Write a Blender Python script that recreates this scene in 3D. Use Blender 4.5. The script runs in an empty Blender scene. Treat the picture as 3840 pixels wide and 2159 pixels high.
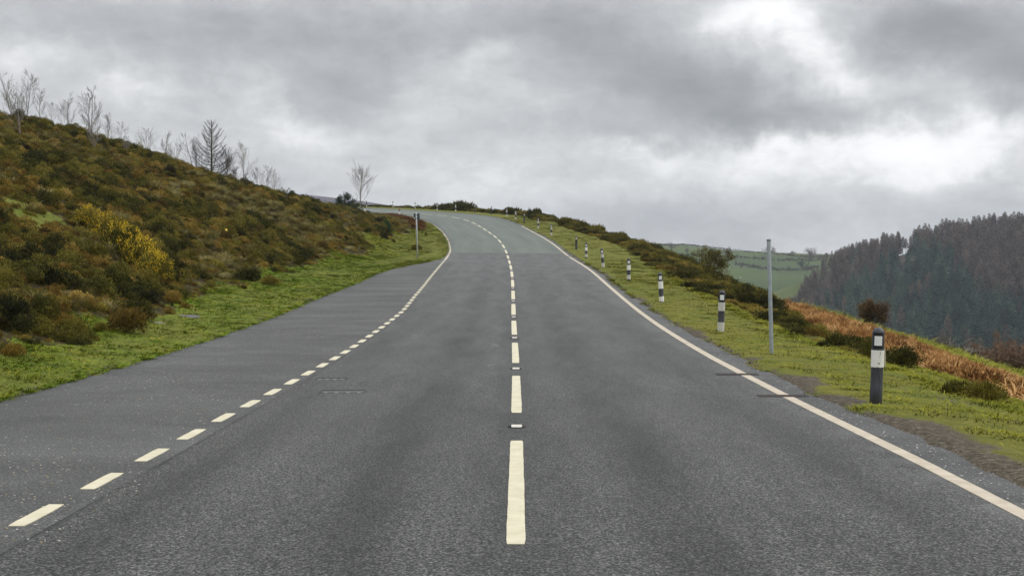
import bpy, math, random
import numpy as np
from mathutils import Vector
S = bpy.context.scene
COL = S.collection
R = math.radians

# ------------------------------------------------------------------ camera, world, sun, exposure
FP, HOR, CAMH = 4660.0, 969.0, 1.6            # focal length in photo pixels, horizon row, eye height
PITCH = math.atan((1079.5 - HOR) / FP)
cd = bpy.data.cameras.new('camera'); cam = bpy.data.objects.new('camera', cd); COL.objects.link(cam)
cd.sensor_width = 36; cd.lens = 36 * FP / 3840; cd.clip_start = .1; cd.clip_end = 12000
cam.location = (0, 0, CAMH); cam.rotation_euler = (math.pi / 2 - PITCH, 0, 0)
S.camera = cam
S.view_settings.view_transform = 'Standard'; S.view_settings.look = 'None'
S.view_settings.gamma = 1; S.view_settings.use_curve_mapping = False; S.view_settings.exposure = 0.0
SUN_EL, SUN_AZ = R(40), R(78)                 # behind thick cloud, ahead to the right
sd = bpy.data.lights.new('sun', 'SUN'); sun = bpy.data.objects.new('sun', sd); COL.objects.link(sun)
sd.energy = 1.5; sd.angle = R(12); sd.color = (1, .96, .9)
sun.rotation_euler = (math.pi / 2 - SUN_EL, 0, -SUN_AZ)   # light comes from azimuth SUN_AZ east of +Y
sun.rotation_euler = Vector((math.sin(SUN_AZ) * math.cos(SUN_EL), math.cos(SUN_AZ) * math.cos(SUN_EL), math.sin(SUN_EL))).to_track_quat('Z', 'Y').to_euler()

W = bpy.data.worlds.new('World'); S.world = W; W.use_nodes = True
class NT:
    """small helper to write node trees"""
    def __init__(s, nt): s.nt = nt; s.n = nt.nodes; s.l = nt.links
    def new(s, t, **k):
        o = s.n.new(t)
        for a, b in k.items(): setattr(o, a, b)
        return o
    def set(s, sock, v):
        if hasattr(v, 'is_linked') or hasattr(v, 'links'): s.l.new(v, sock)
        elif v is not None: sock.default_value = v
    def math(s, op, a, b=None, c=None, clamp=False):
        o = s.new('ShaderNodeMath', operation=op, use_clamp=clamp)
        for i, v in enumerate((a, b, c)):
            if v is not None: s.set(o.inputs[i], v)
        return o.outputs[0]
    def vec(s, op, a, b=None, scale=None):
        o = s.new('ShaderNodeVectorMath', operation=op)
        s.set(o.inputs[0], a)
        if b is not None: s.set(o.inputs[1], b)
        if scale is not None: s.set(o.inputs['Scale'], scale)
        return o.outputs['Value'] if op in ('LENGTH', 'DOT_PRODUCT') else o.outputs[0]
    def noise(s, v, scale, detail=4, rough=.55, dist=0, col=False):
        o = s.new('ShaderNodeTexNoise')
        if v is not None: s.set(o.inputs['Vector'], v)
        s.set(o.inputs['Scale'], scale); s.set(o.inputs['Detail'], detail); s.set(o.inputs['Roughness'], rough); s.set(o.inputs['Distortion'], dist)
        return o.outputs['Color' if col else 'Fac']
    def ramp(s, f, pts, interp='LINEAR'):
        o = s.new('ShaderNodeValToRGB'); s.set(o.inputs[0], f); cr = o.color_ramp; cr.interpolation = interp
        while len(cr.elements) < len(pts): cr.elements.new(.5)
        for e, (p, c) in zip(cr.elements, pts):
            e.position = p; e.color = (c, c, c, 1) if not hasattr(c, '__len__') else tuple(c) + (1,)
        return o.outputs[0]
    def mix(s, f, a, b, mode='MIX'):
        o = s.new('ShaderNodeMix', data_type='RGBA', blend_type=mode)
        def cv(v): return tuple(v) + (1,) if isinstance(v, tuple) and len(v) == 3 else v
        s.set(o.inputs[0], f); s.set(o.inputs[6], cv(a)); s.set(o.inputs[7], cv(b))
        return o.outputs[2]
    def map(s, v, a, b, c=0., d=1., smooth=False):
        o = s.new('ShaderNodeMapRange'); o.clamp = True
        if smooth: o.interpolation_type = 'SMOOTHSTEP'
        s.set(o.inputs[0], v)
        for i, q in enumerate((a, b, c, d)): o.inputs[i + 1].default_value = q
        return o.outputs[0]
    def sep(s, v):
        o = s.new('ShaderNodeSeparateXYZ'); s.set(o.inputs[0], v); return o.outputs
    def comb(s, x, y, z):
        o = s.new('ShaderNodeCombineXYZ')
        for i, v in enumerate((x, y, z)): s.set(o.inputs[i], v)
        return o.outputs[0]

def build_world():
    t = NT(W.node_tree); t.n.clear()
    out = t.new('ShaderNodeOutputWorld'); bg = t.new('ShaderNodeBackground'); bg.inputs[1].default_value = .1
    sky = t.new('ShaderNodeTexSky'); sky.sky_type = 'NISHITA'; sky.sun_disc = False
    sky.sun_elevation = SUN_EL; sky.sun_rotation = SUN_AZ
    d = t.new('ShaderNodeTexCoord').outputs['Generated']
    x, y, z = t.sep(d)
    yy = t.math('MAXIMUM', y, .06)
    p0 = t.comb(t.math('DIVIDE', x, yy), t.math('DIVIDE', z, yy), 0.)
    w1 = t.vec('SUBTRACT', t.noise(d, 9, 4, .55, col=True), (.5, .5, .5))
    w2 = t.vec('SUBTRACT', t.noise(d, 34, 5, .6, col=True), (.5, .5, .5))
    p = t.vec('ADD', t.vec('ADD', p0, t.vec('SCALE', w1, scale=.07)), t.vec('SCALE', w2, scale=.034))
    blobs = [ # photo px x, y, half width, half height, amount: direction of each cloud mass seen from the road
        (2840, 30, 230, 110, .42), (3020, 190, 200, 120, .33), (3150, 300, 220, 90, .2), (3270, 520, 370, 90, .40), (3745, 480, 230, 105, .3), (2920, 530, 190, 70, .28),
        (2440, 590, 260, 60, .2), (70, 240, 190, 85, .27), (462, 365, 130, 60, .22), (1000, 460, 160, 90, .16), (1180, 500, 130, 70, .2), (1826, 246, 150, 60, .2),
        (2600, 660, 900, 90, .12), (3500, 620, 500, 80, .22), (1750, 640, 250, 90, .14), (1600, 450, 200, 80, .08),
        (2218, 75, 430, 190, -.2), (2440, 300, 330, 170, -.22), (2720, 330, 260, 140, -.34), (2900, 450, 220, 80, -.38), (3040, 490, 80, 60, -.3), (2300, 520, 260, 60, -.14), (3522, 110, 330, 130, -.5), (3830, 330, 110, 150, -.4),
        (3380, 240, 300, 60, -.12), (3300, 395, 330, 45, -.10), (745, 150, 600, 110, -.17), (1267, 224, 500, 110, -.18), (1560, 90, 700, 90, -.14), (1250, 380, 250, 80, -.12), (2150, 640, 220, 60, -.1),
        (700, 480, 260, 60, -.06), (2540, 860, 420, 90, -.20), (3500, 780, 600, 110, -.08), (1500, 720, 900, 60, .05)]
    acc = .51
    for (bx, by, bw, bh, am) in blobs:
        c = ((bx - 1920) / FP, (HOR - by) / FP, 0.)
        q = t.vec('MULTIPLY', t.vec('SUBTRACT', p, c), (FP / bw, FP / bh, 0.))
        g = t.math('EXPONENT', t.math('MULTIPLY', t.vec('DOT_PRODUCT', q, q), -1.))
        acc = t.math('MULTIPLY_ADD', g, am, acc)
    dz = t.vec('MULTIPLY', d, (1., 1., 2.))
    n1 = t.math('SUBTRACT', t.noise(dz, 13, 7, .58, .3), .5)
    n2 = t.math('SUBTRACT', t.noise(dz, 40, 5, .6, .6), .5)
    acc = t.math('ADD', acc, t.math('ADD', t.math('MULTIPLY', n1, .47), t.math('MULTIPLY', n2, .27)))
    col = t.ramp(acc, [(0, (.29, .30, .315)), (.22, (.36, .372, .39)), (.42, (.46, .47, .485)), (.62, (.62, .63, .64)), (.88, (.92, .925, .93)), (1, (1.0, 1.0, 1.0))])
    el = t.math('ABSOLUTE', z)
    boost = t.map(el, .16, .75, 1., 2.9, True)      # overcast: brighter overhead than near the horizon
    cl = t.vec('SCALE', col, scale=t.math('MULTIPLY', boost, 11.2))
    bg_in = t.mix(.04, cl, sky.outputs[0])
    t.l.new(bg_in, bg.inputs[0]); t.l.new(bg.outputs[0], out.inputs[0])
    try: W.cycles.sampling_method = 'MANUAL'; W.cycles.sample_map_resolution = 512
    except Exception: pass
build_world()

# ------------------------------------------------------------------ helpers
def setp(o, label=None, cat=None, group=None, kind=None):
    if label: o['label'] = label
    if cat: o['category'] = cat
    if group: o['group'] = group
    if kind: o['kind'] = kind
    return o
def mesh(name, V, F, mats=(), uv=None, smooth=False, attrs=None, midx=None):
    m = bpy.data.meshes.new(name)
    V = np.asarray(V, np.float32).reshape(-1, 3)
    if isinstance(F, np.ndarray) and F.ndim == 2:
        k = F.shape[1]; m.vertices.add(len(V)); m.vertices.foreach_set('co', V.ravel())
        m.loops.add(F.size); m.loops.foreach_set('vertex_index', F.astype(np.int32).ravel())
        m.polygons.add(len(F)); m.polygons.foreach_set('loop_start', np.arange(0, F.size, k, dtype=np.int32))
        m.update(calc_edges=True)
    else:
        m.from_pydata([tuple(map(float, v)) for v in V], [], [tuple(int(i) for i in f) for f in F]); m.update()
    for a in mats: m.materials.append(a)
    if midx is not None: m.polygons.foreach_set('material_index', np.asarray(midx, np.int32))
    if smooth: m.polygons.foreach_set('use_smooth', np.ones(len(m.polygons), bool))
    if uv is not None:
        u = m.uv_layers.new(name='uv'); li = np.empty(len(m.loops), np.int32); m.loops.foreach_get('vertex_index', li)
        u.data.foreach_set('uv', np.asarray(uv, np.float32)[li].ravel())
    for k, a in (attrs or {}).items():
        at = m.attributes.new(k, 'FLOAT', 'POINT'); at.data.foreach_set('value', np.asarray(a, np.float32))
    return m
def obj(name, me, parent=None, loc=None, rot=None, scale=None):
    o = bpy.data.objects.new(name, me); COL.objects.link(o)
    if parent is not None: o.parent = parent
    if loc is not None: o.location = loc
    if rot is not None: o.rotation_euler = rot
    if scale is not None: o.scale = scale if hasattr(scale, '__len__') else (scale,) * 3
    return o
def thing(name, label, cat, loc, rot=None, group=None, scale=None):
    return setp(obj(name, None, None, loc, rot, scale), label, cat, group)

def vnoise(x, y, seed=0):
    x = np.asarray(x, float); y = np.asarray(y, float)
    xi = np.floor(x).astype(np.int64); yi = np.floor(y).astype(np.int64); fx = x - xi; fy = y - yi
    fx = fx * fx * (3 - 2 * fx); fy = fy * fy * (3 - 2 * fy)
    def h(a, b):
        n = (a * 374761393 + b * 668265263 + seed * 974711) & 0x7fffffff
        n = ((n ^ (n >> 13)) * 1274126177) & 0x7fffffff
        return ((n ^ (n >> 16)) & 0xffff) / 65535.0
    return (h(xi, yi) * (1 - fx) + h(xi + 1, yi) * fx) * (1 - fy) + (h(xi, yi + 1) * (1 - fx) + h(xi + 1, yi + 1) * fx) * fy
def fbm(x, y, sc, seed=0, oc=4):
    a = 0; amp = .5; tot = 0
    for i in range(oc):
        a = a + amp * vnoise(np.asarray(x) / sc, np.asarray(y) / sc, seed + 17 * i); tot += amp; amp *= .55; sc *= .5
    return a / tot - .5
def sstep(a, b, x):
    t = np.clip((x - a) / (b - a), 0, 1); return t * t * (3 - 2 * t)
def mat(name, rough=.9, spec=.2):
    m = bpy.data.materials.new(name); m.use_nodes = True; t = NT(m.node_tree)
    b = m.node_tree.nodes['Principled BSDF']; b.inputs['Roughness'].default_value = rough; b.inputs['Specular IOR Level'].default_value = spec
    return m, t, b
def plain(name, c, rough=.6, spec=.4, var=.15, sc=30, metal=0.):
    m, t, b = mat(name, rough, spec); co = t.new('ShaderNodeTexCoord').outputs['Object']
    n = t.noise(co, sc, 4)
    t.set(b.inputs['Base Color'], t.mix(t.map(n, .3, .7), tuple(v * (1 - var) for v in c), tuple(min(1, v * (1 + var)) for v in c)))
    b.inputs['Metallic'].default_value = metal
    return m

# ------------------------------------------------------------------ road centre line (metres, every 4 m) and terrain height
CL = np.array([(-0.035,0,0.003),(0,4,-0.003),(0.027,8,-0.009),(0.045,12,-0.012),(0.055,16,-0.008),(0.057,20,0.012),(0.051,23.999,0.055),(0.043,27.999,0.125),(0.039,31.997,0.226),(0.038,35.995,0.353),(0.034,39.993,0.499),(0.026,43.989,0.661),(0.011,47.986,0.837),(-0.013,51.982,1.009),(-0.048,55.979,1.167),(-0.093,59.975,1.317),(-0.146,63.972,1.466),(-0.209,67.968,1.633),(-0.285,71.963,1.834),(-0.384,75.955,2.065),(-0.519,79.944,2.325),(-0.696,83.93,2.6),(-0.923,87.914,2.88),(-1.195,91.895,3.158),(-1.509,95.873,3.431),(-1.854,99.849,3.702),(-2.216,103.824,3.974),(-2.599,107.795,4.253),(-3.005,111.764,4.544),(-3.462,115.727,4.842),(-4.008,119.677,5.145),(-4.686,123.608,5.443),(-5.55,127.503,5.73),(-6.605,131.351,6.003),(-7.858,135.141,6.258),(-9.277,138.872,6.502),(-10.823,142.554,6.737),(-12.468,146.192,6.968),(-14.177,149.801,7.201),(-15.942,153.383,7.433),(-17.75,156.944,7.664),(-19.6,160.483,7.888),(-21.487,164.003,8.1),(-23.413,167.504,8.299),(-25.377,170.984,8.483),(-27.378,174.443,8.653),(-29.416,177.881,8.809),(-31.491,181.298,8.95),(-33.603,184.693,9.078),(-35.751,188.065,9.19),(-37.935,191.415,9.289),(-40.155,194.741,9.373),(-42.41,198.044,9.443)])
CL = np.vstack([[(-0.14,-12,0.0)],[(-0.105,-8,0.0)],[(-0.07,-4,0.0)],CL]); CS = np.arange(-12, 209, 4.)
def cl(s):
    """position and left-to-right normal on the centre line (smoothed)"""
    s = np.asarray(s, float)
    def f(q, k):  # Catmull-Rom
        u = (q - CS[0]) / 4; i = np.clip(np.floor(u).astype(int), 1, len(CS) - 3); t = u - i
        a, b, c, d = (CL[i + j, k] for j in (-1, 0, 1, 2))
        return b + .5 * t * (c - a + t * (2 * a - 5 * b + 4 * c - d + t * (3 * (b - c) + d - a)))
    x, y, z = f(s, 0), f(s, 1), f(s, 2)
    dx = f(s + .3, 0) - f(s - .3, 0); dy = f(s + .3, 1) - f(s - .3, 1); L = np.hypot(dx, dy)
    return x, y, z, dy / L, -dx / L
def camber(s, u): return np.interp(s, [100, 138], [0, .05]) * u
def road_pt(s, u, dz=0.):
    x, y, z, nx, ny = cl(s)
    return np.stack([x + nx * u, y + ny * u, z + camber(s, u) + dz + 0 * np.asarray(u)], -1)
LE_S = [-12, 14, 20, 30, 36, 44, 50, 54, 58, 62.5, 66, 70, 76, 84, 94, 105, 115, 210]
LE_U = [5.9, 5.88, 5.84, 5.86, 5.95, 5.72, 5.6, 5.45, 4.95, 4.25, 3.72, 3.6, 3.56, 3.72, 3.85, 3.95, 4.1, 4.1]
def ledge(s): return np.interp(s, LE_S, LE_U)
def redge(s): return np.interp(s, [-12, 20, 40, 60, 75, 110, 130, 210], [3.62, 3.58, 3.72, 3.8, 3.72, 3.95, 3.95, 3.95])
# ridge of the moor on the left: y, x, z
RG = np.array([(-20, -44, 12.5), (30, -40, 12.0), (45, -35.5, 11.2), (57, -29.8, 9.85), (64, -26.4, 9.05), (68, -23.7, 8.45), (72, -21.9, 7.85), (78, -19.3, 6.9), (82, -18.0, 6.5), (88, -16.9, 6.0), (94, -16.7, 5.9), (100, -16.6, 5.8), (108, -15.9, 5.7), (116, -14.9, 5.6), (124, -14.2, 5.6), (134, -15.8, 5.95), (145, -20, 6.5), (156, -26, 7.1), (170, -34, 7.8), (210, -60, 8.5)])
def VW(s): return np.interp(s, [0, 12, 16, 22, 30, 38, 46, 54, 62, 72, 90, 105, 118, 130, 210], [2.2, 1.6, 1.45, 1.65, 2.15, 2.6, 2.8, 2.7, 3.4, 4.2, 3.2, 1.6, .8, .6, .6])   # green verge width, left
def LW(s): return np.interp(s, [0, 20, 30, 45, 60, 80, 100, 118, 135, 210], [2.3, 2.3, 2.4, 2.7, 3.3, 4.3, 4.3, 3.3, 1.6, 1.5])   # right verge, to its lip
def height(s, w, side):
    """ground height; w = distance beyond the road's edge on that side"""
    s = np.asarray(s, float); w = np.asarray(w, float)
    e = ledge(s) if side < 0 else redge(s)
    u = side * (e + w)
    P = road_pt(s, u); x, y = P[..., 0], P[..., 1]
    _, _, z0, _, _ = cl(s); ze = z0 + camber(s, side * e)
    if side < 0:
        vw = VW(s); xr = np.interp(y, RG[:, 0], RG[:, 1]); zr = np.interp(y, RG[:, 0], RG[:, 2])
        # foot of the hill and ridge
        foot = vw; zf = ze + .14 * foot
        dip = -.10 * np.exp(-((s - 72) / 14) ** 2) * sstep(.3, 2.2, w) * 3.
        dist = np.maximum(x - (xr), 0)                         # distance to ridge
        wr = w + dist                                           # lateral w of ridge (approx)
        t = np.clip((w - foot) / np.maximum(wr - foot, .5), 0, 1)
        hill = zf + (zr - zf) * (t + .10 * np.sin(math.pi * t) * np.interp(s, [60, 110], [.3, 1]))
        z = np.where(w < foot, ze + .14 * w, hill)
        beyond = np.maximum(xr - x, 0)
        z = z - .10 * beyond + np.where(beyond > 0, 0, 0)
        z = z + dip * (1 - t)
        am = sstep(.4, 3, w)
        z = z + am * (fbm(x, y, 6, 3) * .5 + fbm(x, y, 1.7, 5, 3) * .22 * sstep(vw - .5, vw + 1, w)) + sstep(.05, .5, w) * fbm(x, y, .7, 9, 3) * .07
    else:
        lw = LW(s)
        wb = np.interp(s, [0, 50, 56, 62, 80, 100, 210], [16, 15, 9, 4.5, 3., 2.5, 2.0])
        w2 = np.maximum(w - lw, 0)
        k1 = np.interp(s, [0, 38, 50, 62, 80, 120, 210], [.265, .272, .275, .28, .22, .15, .15])
        z = ze - np.interp(s, [0, 30, 60, 108, 124], [.05, .06, .055, .05, -.08]) * np.minimum(w, lw) - k1 * np.minimum(w2, wb) - .55 * np.maximum(w2 - wb, 0)
        bk = .22 * np.exp(-((w - lw - .25) / .35) ** 2) * np.interp(s, [0, 30, 60], [1, 1, .3])
        z = z - bk * .6
        z = z + sstep(.5, 3, w) * fbm(x, y, 5, 21) * .3 + sstep(.05, .6, w) * fbm(x, y, .8, 22, 3) * .08
        z = np.maximum(z, -58 + fbm(x, y, 30, 8) * 4)
    return z
# dense lookup of the centre line for xy -> (s, u)
_ss = np.arange(-12, 205, .5); _x, _y, _z, _nx, _ny = cl(_ss)
def to_su(x, y):
    x = np.atleast_1d(np.asarray(x, float)); y = np.atleast_1d(np.asarray(y, float))
    s = np.empty_like(x); u = np.empty_like(x)
    for a in range(0, len(x), 4000):
        dx = x[a:a + 4000, None] - _x; dy = y[a:a + 4000, None] - _y
        i = (dx * dx + dy * dy).argmin(1); r = np.arange(len(i))
        tx, ty = -_ny[i], _nx[i]
        s[a:a + 4000] = _ss[i] + dx[r, i] * tx + dy[r, i] * ty; u[a:a + 4000] = dx[r, i] * _nx[i] + dy[r, i] * _ny[i]
    return s, u
def gz(x, y):
    s, u = to_su(x, y)
    el, er = ledge(s), redge(s)
    z0 = cl(s)[2] + camber(s, u)
    zl = height(s, np.maximum(-u - el, 0), -1); zr = height(s, np.maximum(u - er, 0), 1)
    return np.where(u < -el, zl, np.where(u > er, zr, z0))
def ray(px, py):
    a = (px - 1920) / FP; b = -(py - 1079.5) / FP
    return np.array([a, math.cos(PITCH) + math.sin(PITCH) * b, -math.sin(PITCH) + math.cos(PITCH) * b])
def at(px, py, y):
    """world point seen at a photo pixel, y metres ahead"""
    r = ray(px, py); return np.array([r[0] / r[1] * y, y, CAMH + r[2] / r[1] * y])
def on_ground(px, py, lo=6., hi=200.):
    """first point of the near terrain under a photo pixel"""
    r = ray(px, py); ys = np.arange(lo, hi, .1)
    x = r[0] / r[1] * ys; z = CAMH + r[2] / r[1] * ys
    g = gz(x, ys); k = np.nonzero(g >= z)[0]
    k = k[0] if len(k) else int(np.argmin(z - g))
    return np.array([x[k], ys[k], g[k]])
def stand(x, y, dz=0.): return (float(x), float(y), float(gz(x, y)[0]) + dz)

# ------------------------------------------------------------------ near ground sheet
def m_ground():
    m, t, b = mat('turf_and_soil', .95, .1)
    at_ = lambda n: t.new('ShaderNodeAttribute', attribute_name=n).outputs['Fac']
    pos = t.new('ShaderNodeNewGeometry').outputs['Position']
    n1 = t.noise(pos, .55, 5, .6); n2 = t.noise(pos, 3.2, 5, .6); n3 = t.noise(pos, 18, 4, .65); n4 = t.noise(pos, 70, 3, .6)
    g = t.ramp(n2, [(.3, (.040, .044, .007)), (.45, (.088, .100, .010)), (.56, (.145, .150, .017)), (.7, (.20, .165, .042))])
    lush = t.math('MULTIPLY', t.map(t.sep(pos)[0], -2., 0., 1., 0.), t.map(t.sep(pos)[1], 55., 80., 1., .15))
    g = t.mix(t.math('MULTIPLY', lush, .6), g, t.mix(t.map(n2, .35, .65), (.055, .100, .008), (.135, .21, .014)))
    moss = t.ramp(n1, [(.38, (.078, .105, .010)), (.6, (.16, .135, .026))])
    g = t.mix(.45, g, moss)
    g = t.mix(t.map(n3, .35, .65, .5, 0.), g, (.045, .06, .012))
    g = t.mix(t.map(n4, .5, .75, 0., .4), g, (.30, .27, .09))
    h = t.ramp(n2, [(.3, (.016, .013, .006)), (.5, (.036, .027, .010)), (.65, (.075, .064, .018)), (.8, (.12, .10, .035))])
    br = t.ramp(n3, [(.3, (.11, .055, .02)), (.6, (.27, .13, .045))])
    so = t.ramp(n3, [(.3, (.028, .023, .016)), (.55, (.085, .071, .052)), (.7, (.16, .14, .105))])
    so = t.mix(t.map(n4, .62, .72, 0., .8), so, (.42, .38, .30))
    c = t.mix(t.math('GREATER_THAN', t.math('ADD', at_('heath'), t.math('MULTIPLY', t.math('SUBTRACT', n2, .5), .9)), .5), g, h)
    c = t.mix(t.map(t.math('ADD', at_('brack'), t.math('MULTIPLY', t.math('SUBTRACT', n3, .5), .6)), .45, .6), c, br)
    c = t.mix(t.map(t.math('ADD', at_('soil'), t.math('ADD', t.math('MULTIPLY', t.math('SUBTRACT', n3, .5), 1.6), t.math('MULTIPLY', t.math('SUBTRACT', n2, .5), 1.2))), .5, .66), c, so)
    t.set(b.inputs['Base Color'], c)
    bp = t.new('ShaderNodeBump'); bp.inputs['Strength'].default_value = .7; bp.inputs['Distance'].default_value = .05
    t.set(bp.inputs['Height'], t.math('ADD', n3, t.math('MULTIPLY', n4, .4))); t.l.new(bp.outputs[0], b.inputs['Normal'])
    return m
M_GROUND = m_ground()
def green_mask_left(s, w, x, y):   # 1 = heath, 0 = short grass
    vw = VW(s)
    h = sstep(-.3, .3, w - vw + fbm(x, y, 2.5, 31) * 2.2)
    # lawn-like pockets inside the heath
    for (cx, cy, r) in ((-14.2, 34, 2.0), (-15.6, 31.5, 1.4), (-8.6, 76, 1.8), (-10.5, 73, 1.4), (-13.3, 26.8, 1.0)):
        h = h * (1 - np.exp(-((x - cx) ** 2 + ((y - cy) * .5) ** 2) / r ** 2))
    return h
def brack_mask(s, w, x, y):
    lw = LW(s)
    b = sstep(.9, 2.2, w - lw - np.interp(s, [14, 20, 30, 45], [.0, .6, 1.4, 2.0])) * (1 - sstep(46, 54, s))
    # green pasture lower down the slope
    gr = sstep(0, 1., (w - lw) - np.interp(s, [0, 16, 20, 26, 34, 46, 60], [30, 16, 9.8, 7.4, 7.0, 7.2, 6]) + fbm(x, y, 4, 44) * 1.5)
    return b * (1 - gr), gr
def build_ground():
    s = np.concatenate([np.arange(-11.5, 60, .25), np.arange(60, 204, .5)])
    wl = np.concatenate([[-.5, -.2, -.1, 0, .08, .16, .26, .4], np.arange(.55, 4, .2), np.arange(4, 30, .4), np.arange(30, 60, 1.5)])
    wr = np.concatenate([[-.5, -.2, -.1, 0, .08, .16, .26, .4], np.arange(.55, 5, .2), np.arange(5, 26, .5), np.arange(26, 110, 2.)])
    cols, hs, bs, so = [], [], [], []
    def side(sd, ws):
        out = []
        for w in ws:
            wv = np.full_like(s, w); e = ledge(s) if sd < 0 else redge(s); P = road_pt(s, sd * (e + w))
            z = height(s, np.maximum(wv, 0), sd)
            j = fbm(P[:, 0], P[:, 1], .9, 60 + sd, 3) * .22 + fbm(P[:, 0], P[:, 1], .2, 61 + sd, 2) * .08
            z = z + np.clip(w + j, -.16, .1) * .35 + .005
            P[:, 2] = np.where(w <= -.5, P[:, 2] - .25, z)
            x, y = P[:, 0], P[:, 1]
            if sd < 0: h = green_mask_left(s, wv, x, y); br = np.zeros_like(h)
            else:
                lw = LW(s); b_, gr = brack_mask(s, wv, x, y)
                h = sstep(-.2, .3, w - lw - .1 + fbm(x, y, 1.5, 33) * .8) * (1 - gr) * sstep(19, 25, s) ; br = b_
            sw = np.interp(s, [0, 8, 16, 30, 50, 210], [1.15, .8, .42, .24, .2, .12]) if sd > 0 else np.full_like(s, .16)
            sl = 1 - sstep(.3, 1.1, (w + .12) / sw + fbm(x, y, 1.0, 71) * 2.6)
            if sd > 0: sl = np.maximum(sl, .62 * np.exp(-((w - 1.5) / .5) ** 2) * np.exp(-((s - 12.5) / 5) ** 2) * (fbm(x, y, 1.5, 77) > -.03))
            cols.append(P); hs.append(h); bs.append(br); so.append(sl)
    side(-1, wl[::-1]); side(1, wr)
    nC = len(cols); V = np.stack(cols, 1).reshape(-1, 3)
    I = np.arange(len(s) * nC).reshape(len(s), nC)
    F = np.stack([I[:-1, :-1], I[:-1, 1:], I[1:, 1:], I[1:, :-1]], -1).reshape(-1, 4)
    st = lambda q: np.stack(q, 1).ravel()
    o = obj('ground', mesh('ground', V, F, [M_GROUND], smooth=True, attrs={'heath': st(hs), 'brack': st(bs), 'soil': st(so)}))
    setp(o, kind='structure')
build_ground()

# ------------------------------------------------------------------ far land
def tps(P, Z, Q):
    n = len(P)
    def U(r2): return .5 * r2 * np.log(np.maximum(r2, 1e-9))
    K = U(((P[:, None] - P[None]) ** 2).sum(-1)) + np.eye(n) * 1e-3
    A = np.zeros((n + 3, n + 3)); A[:n, :n] = K; A[:n, n:] = np.c_[np.ones(n), P]; A[n:, :n] = A[:n, n:].T
    c = np.linalg.solve(A, np.r_[Z, 0, 0, 0]); out = np.empty(len(Q))
    for a in range(0, len(Q), 5000):
        q = Q[a:a + 5000]; out[a:a + 5000] = U(((q[:, None] - P[None]) ** 2).sum(-1)) @ c[:n] + c[n] + q @ c[n + 1:]
    return out
FAR = [at(*q) for q in [(3000,1110,640),(3100,1035,650),(3200,990,660),(3320,962,670),(3400,958,680),(3520,945,690),(3620,925,700),(3840,908,720),(4150,885,740),
    (3000,1215,560),(3200,1285,520),(3500,1335,500),(3840,1365,480),(4150,1385,470),(3400,1130,590),(3700,1120,590),(4000,1110,590),(3200,1135,590),
    (3320,985,780),(3620,965,820),(3100,1050,760),(3840,955,840),(4200,950,860),
    (2430,918,1050),(2540,919,1080),(2700,930,1080),(2850,945,1080),(2960,955,1080),(3150,956,1100),(3400,962,1150),(2450,1000,950),(2700,1008,900),(2900,1028,880),(3100,1040,880),(2600,1100,800),(2800,1120,780),(2960,1130,760),
    (2300,960,1150),(2430,960,1300),(2800,975,1300),(3300,990,1400),(3000,985,2000),(3800,990,1500),(2000,1020,900)]]
FAR += [np.array(q, float) for q in [(60,100,-60),(120,120,-62),(120,30,-55),(40,260,-50),(200,250,-66),(150,400,-60),(0,420,-40),(-150,350,-12),(-150,120,-2),(-120,0,2),(0,-200,-20),(300,100,-50),(350,300,-50),(600,300,20),(-400,500,-10),(-600,1200,-20),(-800,0,0),(0,1500,-30),(0,2500,-40),(1500,2500,-30),(-1500,2500,-20),(1500,800,40),(1800,-200,30),(-1500,-200,0),(600,-200,-10),(-10,250,0)]]
FAR = np.array(FAR)
def far_z(x, y):
    x = np.atleast_1d(x); y = np.atleast_1d(y)
    z = tps(FAR[:, :2] / 100, FAR[:, 2], np.c_[x, y] / 100)
    z = z + fbm(x, y, 60, 91) * 4 * sstep(300, 500, y)
    # keep well below the near sheet
    near = (1 - sstep(90, 140, np.abs(x - 20))) * (1 - sstep(200, 240, y))
    near = np.where((x > -62) & (y < 206) & (x < 105), 1., 0.)
    lim = np.where(x < 10, -6, -64.); return np.where(near > 0, np.minimum(z, lim), z)
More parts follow.
